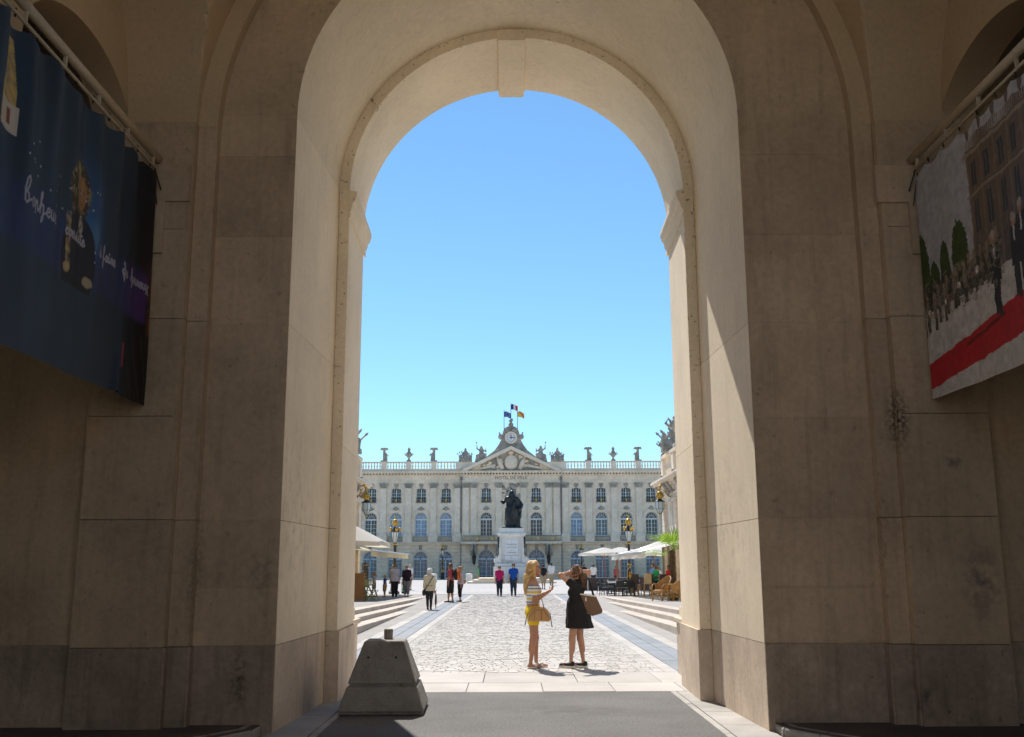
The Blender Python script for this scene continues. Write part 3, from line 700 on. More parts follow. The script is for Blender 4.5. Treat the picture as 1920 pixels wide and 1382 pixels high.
# clock gable
c=MB(); prof=[]
left=[(-4.4,16.2),(-3.3,16.95),(-2.3,17.75),(-1.75,18.5),(-1.4,19.2),(-1.25,19.9),(-1.12,20.4),(-.9,20.85),(-.5,21.1),(0,21.2)]
poly=left+[(-x,z) for x,z in left[-2::-1]]
c.prism(poly,PJ+.25,PJ+1.3); cg=part(c,'clock_gable',thd)
c=MB(); c.prism([(-4.6,16.0),(-3.4,16.7),(-2.2,17.7),(-1.5,18.6),(1.5,18.6),(2.2,17.7),(3.4,16.7),(4.6,16.0)],PJ+.6,PJ+3); part(c,'gable_roof',slate)
c=MB(); n=28; Z=19.5
c.add([(0,PJ+.10,Z)]+[(.66*math.cos(2*PI*i/n),PJ+.10,Z+.66*math.sin(2*PI*i/n)) for i in range(n)],[(0,i+1,(i+1)%n+1) for i in range(n)])
clk=part(c,'clock_face',white)
c=MB()
for i in range(n):
    t0,t1=2*PI*i/n,2*PI*(i+1)/n
    c.prism([(.66*math.cos(t0),Z+.66*math.sin(t0)),(.66*math.cos(t1),Z+.66*math.sin(t1)),(.86*math.cos(t1),Z+.86*math.sin(t1)),(.86*math.cos(t0),Z+.86*math.sin(t0))],PJ-.02,PJ+.26)
part(c,'clock_surround',ths,clk)
c=MB(); c.bar((0,PJ+.07,Z-.2),(0,PJ+.07,Z+.42),.09,.03); part(c,'hour_hand',iron,clk)
c=MB(); c.bar((-.2,PJ+.05,Z),(.56,PJ+.05,Z),.08,.03); part(c,'minute_hand',iron,clk)
c=MB()
for i in range(12):
    a=PI*i/6; c.bar((.5*math.cos(a),PJ+.08,Z+.5*math.sin(a)),(.61*math.cos(a),PJ+.08,Z+.61*math.sin(a)),.05,.02)
part(c,'hour_marks',iron,clk)
for s in (-1,1):
    c=MB(); c.ball((s*1.48,PJ+.2,19.65),.34,.3,.42); c.ball((s*1.5,PJ+.1,19.6),.18,.32,.22); c.ball((s*1.62,PJ+.2,20.15),.12,.12,.16); part(c,'volute',thd,smooth=True)
    c=MB(); c.ball((s*.5,PJ+.15,20.55),.42,.2,.34); part(c,'gable_scroll',thd,smooth=True)
c=MB(); c.ball((0,PJ+.3,21.35),.36,.3,.34); c.ball((0,PJ+.3,21.85),.2,.2,.34); c.ball((.16,PJ+.3,22.05),.12,.1,.25); c.ball((-.15,PJ+.3,21.9),.12,.1,.2); part(c,'gable_finial',thd,smooth=True)
# main roof behind
c=MB(); c.box(-32,32,1.5,12,14.4,15.2); part(c,'roof',slate)
c=MB(); c.box(-32,32,.5,12,-.3,14.4); part(c,'building_core',gl_dark)
# lettering
def text_mesh(txt,size,depth=.01,align='CENTER'):
    cu=bpy.data.curves.new('txt','FONT'); cu.body=txt; cu.size=size; cu.extrude=depth; cu.align_x=align; cu.resolution_u=2
    o=bpy.data.objects.new('txt',cu); COL.objects.link(o)
    bpy.context.view_layer.update()
    me=bpy.data.meshes.new_from_object(o.evaluated_get(bpy.context.evaluated_depsgraph_get())); bpy.data.objects.remove(o); me.materials.clear(); return me
ink=mat('carved_letter_shadow_paint',(.27,.21,.16),.8,bump=0,var=.1)
o=link('facade_lettering',text_mesh('HOTEL DE VILLE',.62,.02),ink,th); o.location=(0,PJ-.08,13.66); o.rotation_euler=(PI/2,0,0)
# lanterns by the door
for s in (-1,1):
    c=MB(); c.lathe([(.05,0),(.2,.25),(.28,1.0),(.34,1.05),(.12,1.4),(.04,1.7)],(s*5.1,PJ-.9,1.9),8); c.tube([(s*5.1,PJ-.9,3.6),(s*5.1,PJ-.5,4.0),(s*5.1,PJ,3.9)],.05,6); part(c,'wall_lantern',iron)
# steps in front
c=MB(); c.box(-32,32,-3.0,-.86,-.4,.12); c.box(-32,32,-2.4,-.87,.11,.24); part(c,'entrance_steps',thg)

# ------------------------------------------------------------------ rooftop sculpture
def urn(name,label,loc,sc=1.,group=None):
    t=thing(name,label,'urn',loc,0,group); m=MB(); m.box(-.3*sc,.3*sc,-.3*sc,.3*sc,0,.2*sc)
    m.lathe([(.26,.2),(.14,.35),(.12,.5),(.3,.7),(.46,1.0),(.42,1.15),(.3,1.2),(.34,1.28),(.2,1.4),(.1,1.55)],(0,0,0),12); m.v=[(a*sc if abs(a)>.001 else a,b*sc,c*sc) if i>=8 else (a,b,c) for i,(a,b,c) in enumerate(m.v)]
    m.build('bowl',thd,t,True)
    f=MB()
    for i in range(5):
        a=i*1.3; f.tube([(.08*math.cos(a)*sc,.08*math.sin(a)*sc,1.5*sc),(.14*math.cos(a)*sc,.14*math.sin(a)*sc,1.75*sc),(.05*math.cos(a+1)*sc,.05*sc,2.05*sc)],[.09*sc,.09*sc,.01],6)
    f.build('flame',thd,t,True); h=MB()
    for s in (-1,1): h.tube([(s*.4*sc,0,.85*sc),(s*.62*sc,0,1.05*sc),(s*.5*sc,0,1.25*sc),(s*.4*sc,0,1.1*sc)],.06*sc,6)
    h.build('handles',thd,t,True); return t
def figure_prims(x,z,h,lean=0,arm=1):
    q=lambda a,b,c:(x+a*h+lean*c*h,b*h,z+c*h)
    return [(q(-.06,0,.02),q(-.05,0,.5),.07*h,.1*h),(q(.07,-.03,.02),q(.05,0,.5),.07*h,.1*h),(q(0,0,.5),q(0,0,.78),.13*h,.15*h,(1,.7,1)),(q(0,-.02,.92),q(0,-.02,.93),.085*h,.085*h),
            (q(-.15,0,.76),q(-.3*arm,-.05,.62),.05*h,.045*h),(q(-.3*arm,-.05,.62),q(-.22,-.1,.9),.045*h,.035*h),(q(.15,0,.76),q(.3,-.03,.55),.05*h,.045*h)]
def palm_group(name,label,loc,flip,group):
    t=thing(name,label,'sculpture',loc,0,group); m=MB(); m.box(-.45,.45,-.4,.4,0,.18); m.build('base',thd,t)
    pr=[((0,0,.15),(0,0,1.75),.2,.17)]
    for i in range(7):
        a=2*PI*i/7+.3; pr.append(((0,0,1.7),(.38*math.cos(a),.3*math.sin(a),1.85),.12,.13)); pr.append(((.38*math.cos(a),.3*math.sin(a),1.85),(.56*math.cos(a),.42*math.sin(a),1.68),.13,.06))
    blob('palm_trunk',pr,.08,.055,thd,t)
    blob('child_figure',figure_prims(flip*.34,.15,1.15,lean=-flip*.12),.08,.05,thd,t)
    return t
def trophy(name,label,loc,seed,sc,flip=1):
    rr=random.Random(seed); t=thing(name,label,'sculpture',loc); m=MB(); m.box(-.95*sc,.95*sc,-.4*sc,.4*sc,0,.3*sc); m.build('base',thd,t)
    pr=[((0,0,.3*sc),(0,0,1.0*sc),.45*sc,.3*sc,(1,.7,1)),((0,0,1.0*sc),(0,0,1.35*sc),.28*sc,.3*sc,(1,.7,1)),((0,0,1.75*sc),(0,0,1.82*sc),.17*sc,.15*sc),((0,0,1.95*sc),(.05*sc,0,2.05*sc),.07*sc,.04*sc)]
    for s in (-1,1):
        pr+=[((s*.3*sc,0,1.35*sc),(s*.5*sc,-.1,1.0*sc),.1*sc,.09*sc),((s*.6*sc,0,.3*sc),(s*.75*sc,0,.8*sc),.3*sc,.22*sc,(1,.5,1)),((s*.4*sc,-.2,.4*sc),(s*.4*sc,-.2,.6*sc),.25*sc,.2*sc)]
    blob('armour',pr,.12*sc,.06*sc,thd,t)
    sp=MB()
    for i in range(9):
        a=-1.0+2.0*i/8+rr.uniform(-.1,.1); L=rr.uniform(.8,1.25)*sc; b=np.array([a*.5*sc,.1,.5*sc]); e=b+np.array([math.sin(a*.75)*L,0,math.cos(a*.75)*L])
        sp.tube([b,b+(e-b)*.8,b+(e-b)*.82,e],[.05*sc,.05*sc,.11*sc,.02],5)
    sp.build('spears_and_flags',thd,t); return t
def seated_figure(name,label,loc,flip,sc):
    t=thing(name,label,'sculpture',loc); m=MB(); m.taper((0,0),-.3,.5,1.9,.9,1.3,.7); m.build('base',thd,t)
    f=lambda x,y,z:(x*flip*sc,y*sc,z*sc)
    pr=[(f(0,0,.4),f(0,0,.8),.5*sc,.35*sc),(f(0,0,.7),f(.02,0,1.4),.26*sc,.3*sc,(1,.75,1)),(f(.02,-.05,1.75),f(.02,-.05,1.8),.17*sc,.16*sc),(f(-.1,-.2,.7),f(-.55,-.4,.7),.2*sc,.16*sc),(f(-.55,-.4,.7),f(-.6,-.4,.1),.16*sc,.1*sc),
        (f(.1,-.2,.7),f(.6,-.3,.55),.22*sc,.16*sc),(f(.6,-.3,.55),f(.75,-.3,.05),.15*sc,.1*sc),(f(-.28,0,1.35),f(-.6,0,1.15),.1*sc,.09*sc),(f(-.6,0,1.15),f(-.62,-.1,1.55),.08*sc,.07*sc),(f(.3,0,1.35),f(.62,0,1.55),.1*sc,.08*sc),(f(.62,0,1.55),f(.66,0,2.05),.08*sc,.06*sc)]
    blob('figure',pr,.14*sc,.06*sc,thd,t); m=MB(); m.tube([f(.66,0,1.9),f(.7,0,2.35)],[.03,.02],6); m.ball(f(.7,0,2.4),.11*sc); m.build('attribute',thd,t); return t
TB=16.14; tx=lambda x:AX-.05+x
palm_group('palm_sculpture','stone palm with child on the roof balustrade, left of all roof figures',(tx(-17.8),TY-.25,TB),1,'palm sculptures on the town hall balustrade')
urn('flaming_urn','flame-topped stone urn on the balustrade left of the clock',(tx(-14.33),TY-.25,TB),1,'urns on the town hall balustrade')
palm_group('palm_sculpture','stone palm with child on the balustrade, just left of the clock-side trophies',(tx(-10.82),TY-.25,TB),-1,'palm sculptures on the town hall balustrade')
palm_group('palm_sculpture','stone palm with child on the balustrade, just right of the clock-side trophies',(tx(10.82),TY-.25,TB),1,'palm sculptures on the town hall balustrade')
urn('flaming_urn','stone urn on the balustrade right of the clock',(tx(14.33),TY-.25,TB),1,'urns on the town hall balustrade')
palm_group('palm_sculpture','stone palm with child on the balustrade, right of the stone urn',(tx(17.8),TY-.25,TB),-1,'palm sculptures on the town hall balustrade')
trophy('trophy_sculpture','stone trophy of armour and spears left of the pediment',(tx(-6.4),TY-.2,16.05),5,1.0)
trophy('trophy_sculpture','stone trophy of armour and spears right of the pediment',(tx(6.5),TY-.2,16.05),9,1.0)
seated_figure('seated_statue','stone figure seated on the left slope of the pediment',(tx(-4.15),TY-.2,16.4),-1,1.0)
seated_figure('seated_statue','stone figure with raised arm seated on the right slope of the pediment',(tx(4.15),TY-.2,16.4),1,1.0)
# flags
def flag(label,x,z0,z1,paint,fz):
    t=thing('flag',label,'flag',(tx(x),TY+.2,z0),0,'flags above the clock'); m=MB(); m.tube([(0,0,0),(0,0,z1-z0)],[.05,.03],6); m.build('pole',lead,t); m=MB(); m.ball((0,0,z1-z0),.06); m.build('finial',gold,t)
    n,k=14,10; P=np.zeros((n,k,3)); C=np.zeros((n,k,4))
    for i in range(n):
        for j in range(k):
            u=i/(n-1); v=j/(k-1); P[i,j]=(.03+u*.95,.12*math.sin(u*7+v),fz-z0+v*.78-.22*u*u+.05*math.sin(u*6)); C[i,j]=(*paint(u,v),1)
    m=MB(); m.grid(P); o=m.build('cloth',flagm,t,True); a=o.data.color_attributes.new('print','FLOAT_COLOR','POINT'); a.data.foreach_set('color',C.ravel())
flagm=mat('flag_cloth',(1,1,1),.8,var=.06,vs=5,fine=0,bump=0,attr='print')
flag('plain blue flag on the left pole above the clock',-.97,20.6,23.5,lambda u,v:(.02,.09,.42) if (abs(math.hypot(u-.5,(v-.5)*.8)-.28)>.04) else (.5,.42,.05),22.5)
flag('blue, white and red flag on the tallest pole above the clock',.0,21.9,24.45,lambda u,v:(.02,.04,.22) if u<.36 else ((.75,.75,.75) if u<.66 else (.65,.03,.05)),23.55)
flag('yellow flag with a red band on the right pole above the clock',.92,20.6,23.5,lambda u,v:(.62,.05,.05) if abs((1-u)-(v*.9+.05)*1.0+.25)<.2 else (.75,.52,.08),22.5)
# ------------------------------------------------------------------ monument
marb=mat('white_marble',(.74,.71,.66),.6,var=.10,vs=.8,fine=.07,fs=5,bump=.15,bs=10,tint=(.64,.61,.57),streak=.15)
bronze=mat('dark_bronze',(.030,.028,.028),.42,var=.3,vs=2,fine=.2,fs=8,bump=.3,bs=12,metal=.55,tint=(.05,.06,.058),spec=.5)
MY=100.; MZ=floor_z(MY)
mo=thing('monument_pedestal','white marble pedestal with inscription plaque and scrolled corners in the square','monument',(AX-.05,MY,MZ))
m=MB(); m.box(-4.2,4.2,-4.2,4.2,0,.16); m.build('step',thg,mo); m=MB(); m.box(-3.7,3.7,-3.7,3.7,.16,.32); m.build('step',thg,mo); m=MB(); m.box(-3.2,3.2,-3.2,3.2,.32,.48); m.build('step',thg,mo)
m=MB(); m.box(-1.75,1.75,-1.75,1.75,.48,1.55); m.box(-1.6,1.6,-1.6,1.6,1.55,1.85); m.build('base_block',marb,mo,bevel=.03)
m=MB(); m.box(-1.12,1.12,-1.12,1.12,1.85,4.45); m.build('die',marb,mo)
m=MB(); m.box(-1.3,1.3,-1.3,1.3,4.45,4.6); m.box(-1.42,1.42,-1.42,1.42,4.6,4.75); m.box(-1.2,1.2,-1.2,1.2,4.75,5.25); m.build('cap',marb,mo,bevel=.02)
for sx in (-1,1):
    for sy in (-1,1):
        m=MB(); prof=[(1.08,4.45),(1.42,4.4),(1.36,3.9),(1.22,3.3),(1.2,2.8),(1.3,2.5),(1.62,2.35),(1.72,2.1),(1.55,1.86),(1.0,1.86)]
        m.prism([(sx*x,z) for x,z in prof],sy*1.1-.28,sy*1.1+.28); m.ball((sx*1.5,sy*1.1,2.12),.24,.32,.24); m.build('corner_console',marb,mo)
        if sy<0:
            m=MB()
            for i in range(6): m.ball((sx*1.28,-1.42,4.3-.18*i),.13-.01*i,.08,.11,7,5)
            m.build('bronze_garland',bronze,mo)
plq=MB(); plq.box(-.66,.66,-1.16,-1.123,2.2,4.1); pq=plq.build('plaque',white,mo)
fm=MB()
for a in ((-.8,-.7,2.05,4.25),(.7,.8,2.05,4.25)): fm.box(a[0],a[1],-1.15,-1.122,a[2],a[3])
fm.box(-.7,.7,-1.15,-1.122,2.05,2.15); fm.box(-.7,.7,-1.15,-1.122,4.15,4.25); fm.build('moulding',marb,mo)
z=3.85
for txt,sz in (('A',.16),('STANISLAS',.23),('LE BIENFAISANT',.155),('LA',.15),('LORRAINE',.2),('RECONNAISSANTE',.145),('1831',.15)):
    o=link('inscription_line',text_mesh(txt,sz,.004),ink,pq); o.location=(0,-1.165,z); o.rotation_euler=(PI/2,0,0); z-=.255
st=thing('bronze_statue','dark bronze statue of a robed standing man pointing, on the white pedestal','statue',(AX+.0,MY,MZ+5.25))
m=MB(); m.box(-1.0,1.0,-.8,.8,0,.1); m.build('plinth',bronze,st)
pr=[((-.25,-.1,.1),(-.22,0,1.9),.34,.4),((.25,.05,.1),(.2,0,1.9),.36,.4),((0,.15,.15),(0,.1,2.2),.62,.5,(1,.7,1)),((0,0,1.9),(0,0,2.75),.46,.48,(1,.62,1)),((-.42,0,2.95),(.42,0,2.95),.2,.2),
    ((0,0,3.05),(0,-.02,3.3),.14,.13),((0,-.04,3.42),(0,-.04,3.52),.2,.19,(.92,1.05,1)),((0,.08,3.1),(0,.08,3.6),.24,.17),((-.16,.0,3.05),(-.16,.02,3.4),.09,.08),((.16,.0,3.05),(.16,.02,3.4),.09,.08),
    ((-.5,0,2.9),(-.86,-.2,2.55),.17,.14),((-.86,-.2,2.55),(-1.02,-.55,2.62),.13,.09),((-1.02,-.55,2.62),(-1.12,-.75,2.66),.08,.05),
    ((.5,.05,2.9),(.92,.1,2.3),.2,.2),((.92,.1,2.3),(.75,-.3,1.85),.2,.16),((.62,.15,2.6),(.72,.2,1.2),.25,.3,(1,.7,1)),((.3,-.35,2.6),(-.3,-.45,1.0),.12,.12),((.55,.1,1.2),(.5,.0,.2),.3,.34),((-.2,-.35,.12),(-.25,-.6,.12),.13,.1),((.25,-.3,.12),(.3,-.55,.12),.13,.1)]
blob('robed_figure',pr,.2,.055,bronze,st,disp=lambda P:.035*np.sin(P[:,0]*13+np.sin(P[:,2]*2.2)*2.2+P[:,1]*4)*np.clip((3.0-P[:,2])/1.2,0,1),cuts=(lambda P:.06-P[:,2],))
m=MB(); m.tube([(-.62,-.25,2.0),(-.72,.1,.35)],[.05,.03],6); m.tube([(-.72,-.3,1.95),(-.5,-.18,2.02)],.04,6); m.build('sword',bronze,st)
random.seed(21)
# bollards by the monument
for x,lab in ((-7.9,'pale stone bollard left of the monument, behind the woman in the tank top'),(-4.3,'pale stone bollard beside the woman in green'),):
    m=MB(); m.lathe([(.34,0),(.34,.75),(.30,.83),(.18,.88)],(0,0,0),14); b=m.build('stone_bollard',marb,None,False,(x,104,floor_z(104))); tag(b,lab,'bollard','stone bollards near the monument')

# ------------------------------------------------------------------ low buildings along the lane
def low_building(s,label):
    X=AX-.05+s*9.15
    t=thing('low_building',label,'building',(X,20,0)); T=lambda x,y,z:(s*y,x,z)
    m=MB(); n=10; L=40./n
    for i in range(n):
        if i<7: opening_wall(m,T,i*L,(i+1)*L,0,5.6,(i+.5)*L,.95,0,3.3,.95,.5,n=12)
        else: m.quad(T(i*L,0,0),T((i+1)*L,0,0),T((i+1)*L,0,5.6),T(i*L,0,5.6))
    m.box(0,s*.01,40,40.01,0,5.6) if False else None
    m.quad((0,40,0),(s*12,40,0),(s*12,40,5.6),(0,40,5.6)); m.build('wall',ths,t)
    for i in range(7):
        f=MB(); y0,y1=(i+.5)*L-.95,(i+.5)*L+.95
        f.quad((s*.45,y0,0),(s*.45,y1,0),(s*.45,y1,4.25),(s*.45,y0,4.25)); f.build('shop_window',gl_dark,t)
        fr_=MB(); fr_.box(*sorted((s*.38,s*.44)),y0,y0+.08,0,3.3); fr_.box(*sorted((s*.38,s*.44)),y1-.08,y1,0,3.3); fr_.box(*sorted((s*.38,s*.44)),(y0+y1)/2-.04,(y0+y1)/2+.04,0,4.2); fr_.box(*sorted((s*.38,s*.44)),y0,y1,3.2,3.32); fr_.build('window_frame',white,t)
    for i in range(n+1):
        for dy in ((-.55,.55) if 0<i<n else ((-.5,) if i==n else (.5,))):
            yc=i*L+dy; p=MB()
            for k in range(12):
                p.box(*sorted((-s*.20,0)),yc-.38,yc+.38,.35+k*.4,.35+k*.4+.375)
            p.box(*sorted((-s*.17,0)),yc-.36,yc+.36,.35,5.2); p.box(*sorted((-s*.26,0)),yc-.44,yc+.44,0,.35); o=p.build('pilaster',ths,t)
            c=MB(); c.box(*sorted((-s*.28,0)),yc-.45,yc+.45,5.2,5.35)
            c.build('capital',ths,o)
            br=MB(); 
            for q in range(4): br.ball((-s*(.28+.09*q),yc,5.75+.13*q),.13,.15,.12,7,5)
            br.build('carved_bracket',thd,t)
    c=MB()
    def run(o,z0,z1): c.box(*sorted((-s*o,s*.6)),-.2,40+o,z0,z1)
    run(.10,5.35,5.6); run(.22,5.6,5.7); run(.15,5.7,6.1); run(.5,6.25,6.33); run(.62,6.33,6.42); run(.74,6.42,6.55); run(.3,6.1,6.25); c.build('cornice',ths,t)
    b=MB(); bl=MB(); 
    b.box(*sorted((-s*.1,s*.35)),0,40.2,6.55,6.85); b.box(*sorted((-s*.16,s*.4)),0,40.25,7.95,8.12)
    for i in range(n+1):
        b.box(*sorted((-s*.13,s*.38)),i*L-.35,i*L+.35 if i<n else i*L+.22,6.85,7.95)
        if i<n:
            for k in range(10): bl.lathe([(.11,0),(.06,.1),(.14,.35),(.06,.7),(.12,.95),(.12,1.12)],(s*.12,i*L+.45+(L-.9)*(k+.5)/10,6.85),7)
    b.build('balustrade',ths,t); stuff(bl.build('baluster_row',ths,t)); m=MB(); m.box(*sorted((s*.6,s*12)),0,40,5.6,6.5); m.build('roof',slate,t)
    m=MB(); m.box(*sorted((s*.55,s*12)),0,39.9,0,5.6); m.build('interior',gl_dark,t)
    for i in (7,8,9):
        sp=MB(); sp.box(-.09,.09,-.08,.08,0,.14); o=sp.build('flood_light',iron,t); o.location=(-s*.55,i*4.+1,6.55)
    return t,X
lb,XL=low_building(-1,'low stone building with balustrade left of the lane, mostly behind the left jamb')
rb,XR=low_building(1,'low stone building with balustrade right of the lane, behind the palm and awning')
trophy('trophy_sculpture','weathered stone trophy on the right building corner, at the jamb edge',(XR+.45,57.6,8.12),3,.95)
urn('flaming_urn','tall stone urn on the right building balustrade beside the trophy',(XR+.35,55.6,8.12),1.35)
urn('flaming_urn','small stone urn at the far end of the right building balustrade',(XR+.1,60.1,8.12),.75)
trophy('trophy_sculpture','weathered stone trophy on the left building corner, at the jamb edge',(XL-.5,57.8,8.12),4,.95)
urn('flaming_urn','slim stone urn on the left building balustrade beside the trophy',(XL-.4,56.5,8.12),1.25)

# ------------------------------------------------------------------ hanging lanterns and lamp posts
lglass=mat('lantern_glass',(.55,.62,.62),.1,var=.05,fine=0,bump=0,spec=.8)
def crown(m,z,r):
    m.lathe([(r*.6,0),(r*.9,.05*r/.2),(r*.85,.10*r/.2),(r*1.2,.24*r/.2),(r*1.15,.36*r/.2),(r*.75,.48*r/.2),(r*.25,.53*r/.2),(r*.28,.58*r/.2),(r*.25,.63*r/.2),(.01,.66*r/.2)],(0,0,z),10)
    for k in range(6):
        a=PI*k/3; m.ball((r*1.15*math.cos(a),r*1.15*math.sin(a),z+.2*r/.2),r*.28,r*.28,r*.4,6,4)
def hanging_lantern(s,label,loc):
    t=thing('hanging_lantern',label,'lantern',loc,0,'lanterns on gilded wall brackets')
    m=MB(); m.lathe([(.02,-.92),(.07,-.88),(.05,-.8),(.1,-.78)],(0,0,0),8); crown(m,.18,.2); m.build('gilt_crown',gold,t,True)
    m=MB(); m.lathe([(.05,-.76),(.27,-.45),(.29,.0),(.2,.02)],(0,0,0),6); m.build('glass_body',lglass,t)
    m=MB(); m.lathe([(.3,0),(.33,.04),(.14,.16),(.1,.2)],(0,0,0),6)
    for k in range(6):
        a=PI*k/3; c_,s_=math.cos(a),math.sin(a); m.tube([(.055*c_,.055*s_,-.77),(.275*c_,.275*s_,-.45),(.295*c_,.295*s_,.02)],.014,5)
    ring=[(.275*math.cos(PI*k/3),.275*math.sin(PI*k/3),-.45) for k in range(7)]
    m.tube(ring,.013,5,False); m.build('lantern_frame',iron,t)
    m=MB(); m.tube([(0,0,.55),(0,0,.75),(s*.03,0,.95),(s*.15,0,1.1),(s*.3,0,1.12)],[.03,.04,.05,.06,.04],7); m.ball((0,0,.62),.07); m.ball((s*.05,0,1.0),.09,.07,.09); m.ball((s*.2,0,1.14),.12,.06,.08)
    sc=[(s*(.62+.32*math.cos(a)*(1-a/14)),0,.72+.36*math.sin(a)*(1-a/14)) for a in np.linspace(2.6,8.6,24)]
    m.tube(sc,.04,6)
    for i in range(0,24,3): m.ball(sc[i],.075,.05,.06,7,4)
    m.build('gilt_scroll',gold,t,True)
    m=MB(); m.tube([(s*.25,0,1.12),(s*.55,0,1.08),(s*.85,0,1.0),(s*1.05,0,.9)],.035,6); m.tube([(s*.35,0,.7),(s*.6,0,.38),(s*1.05,0,.25)],.035,6); m.build('iron_bracket',iron,t)
    return t
hl_=hanging_lantern(1,'glass lantern with gilded crown hanging right, beside the palm leaves',(8.45,57,5.22)); hl_.scale=(.85,.85,.88)
hl_=hanging_lantern(-1,'glass lantern with gilded crown hanging left, beside the left jamb',(-8.2,57,5.22)); hl_.scale=(.85,.85,.88)
def lamp_post(label,loc,H=4.9):
    t=thing('lamp_post',label,'street lamp',loc,0,'gilded lamp posts'); k=H/4.9
    m=MB(); m.lathe([(.34,0),(.34,.12),(.24,.2),(.2,.75),(.24,.8),(.12,.95)],(0,0,0),8); m.build('base',iron,t)
    m=MB(); m.tube([(0,0,.9),(0,0,3.1*k)],[.10,.075],8); m.build('shaft',iron,t)
    m=MB(); hl=[(.10*math.cos(a),.10*math.sin(a),1.0+a*(2.0*k)/16) for a in np.linspace(0,16,50)]; m.tube(hl,.032,5)
    for z in (1.0,1.7,2.4,3.0): m.lathe([(.11,0),(.15,.05),(.11,.1)],(0,0,z*k),8)
    for q in range(4): m.bar((.17*math.cos(q*PI/2),.17*math.sin(q*PI/2),.2),(.12*math.cos(q*PI/2),.12*math.sin(q*PI/2),1.3),.06)
    m.build('gilt_ornament',gold,t)
    z0=3.1*k
    m=MB(); m.lathe([(.06,0),(.12,.1),(.22,.65),(.2,.7)],(0,0,z0),6); m.build('glass',lglass,t)
    m=MB(); m.lathe([(.24,.7),(.26,.74),(.12,.95),(.08,1.0)],(0,0,z0),6); m.lathe([(.08,-.02),(.08,.06)],(0,0,z0),6)
    for q in range(6):
        a=PI*q/3; m.tube([(.07*math.cos(a),.07*math.sin(a),z0),(.125*math.cos(a),.125*math.sin(a),z0+.1),(.225*math.cos(a),.225*math.sin(a),z0+.68)],.014,4)
    m.build('lantern_frame',iron,t)
    m=MB(); crown(m,z0+1.05,.165)
    for q in range(4): m.ball((.3*math.cos(q*PI/2+.4),.3*math.sin(q*PI/2+.4),z0+.85),.1,.1,.13,7,5)
    m.lathe([(.05,0),(.06,.05),(.02,.16),(.0,.2)],(0,0,z0+1.6),6); m.build('gilt_crown',gold,t); return t
lamp_post('tall gilded lamp post rising behind the man in the pale shirt',(-7.28,63.5,.02))
lamp_post('tall gilded lamp post rising out of the right café terrace',(7.38,63.5,.02))
lamp_post('distant gilded lamp post behind the man with the orange backpack',(-9.1,135,floor_z(135)))
lamp_post('distant gilded lamp post above the dark-haired woman in the black dress',(9.35,135,floor_z(135)))

# ------------------------------------------------------------------ concrete bollard in the passage
bz=thing('concrete_block','weathered concrete barrier block with two holes and a lifting stub, in the archway','barrier',(-1.49,12.25,0),R(1.5))
ctex=bpy.data.textures.new('concrete_chips','CLOUDS'); ctex.noise_scale=.055; ctex.noise_depth=3
def rough_block(o):
    s_=o.modifiers.new('cut','SUBSURF'); s_.subdivision_type='SIMPLE'; s_.levels=5; s_.render_levels=5
    d_=o.modifiers.new('chips','DISPLACE'); d_.texture=ctex; d_.strength=.008; d_.mid_level=.62; return o
def frustum(mb,z0,z1,w0,w1): mb.taper((0,0),z0,z1,w0,w0,w1,w1)
m=MB(); frustum(m,0.04,.31,.98,.80); m.taper((0,0),.0,.04,.93,.93,.98,.98); rough_block(m.build('lower_tier',concm,bz,bevel=.02))
m=MB(); m.taper((0,0),.30,.345,.745,.745,.735,.735); m.build('groove_core',concm,bz)
m=MB(); frustum(m,.335,.80,.79,.46); rough_block(m.build('upper_tier',concm,bz,bevel=.018))
m=MB(); m.lathe([(.052,.79),(.054,.90),(.05,.915)],(.02,.10,0),16); m.build('lifting_stub',concm,bz)
for x in (-.17,.15):
    hz=.62; m=MB(); fy=-(.79-(.79-.46)*(hz-.335)/.465)/2
    m.tube([(x,fy-.003,hz),(x,fy+.02,hz)],.015,10); m.build('bolt_hole',iron,bz)
# ------------------------------------------------------------------ people
SK=smat('skin_light',(.55,.33,.24),.5); SK2=smat('skin_tanned',(.42,.215,.135),.45); SK3=smat('skin_bronzed',(.47,.26,.17),.45); SKd=smat('skin_deep',(.22,.12,.08),.5)
def cl(n,c,**k): return smat(n,c,.85,**k)
C=dict(white=cl('white_cotton',(.72,.70,.68)),black=cl('black_cotton',(.018,.018,.02)),navy=cl('navy_cotton',(.02,.025,.05)),blue=cl('royal_blue_cotton',(.012,.09,.42)),pink=cl('magenta_cotton',(.52,.02,.13)),red=cl('faded_red_cotton',(.42,.07,.075)),
  cream=cl('cream_linen',(.58,.50,.34)),grey=cl('grey_cotton',(.17,.17,.18)),pale=cl('pale_striped_shirt',(.42,.41,.47)),plum=cl('dark_plum_cotton',(.025,.012,.022)),green=cl('green_cotton',(.03,.33,.13)),teal=cl('teal_cotton',(.03,.30,.28)),
  khaki=cl('khaki_cotton',(.36,.29,.18)),denim=cl('dark_denim',(.03,.045,.075)),char=cl('charcoal_cotton',(.03,.03,.033)),ltp=cl('pale_pink_cotton',(.55,.44,.45)),yel=cl('yellow_cotton',(.72,.50,.012)),brownl=cl('brown_leather',(.13,.07,.04)),tan=cl('tan_leather',(.46,.27,.125),),red2=cl('bright_red_cotton',(.45,.02,.02)),sky=cl('light_blue_cotton',(.16,.28,.6)),
  capb=cl('bright_blue_cap',(.01,.16,.5)),bag=cl('taupe_brown_leather',(.15,.095,.065)),orange=cl('orange_nylon',(.75,.16,.015)),umb=cl('plum_umbrella_cloth',(.09,.06,.08)))
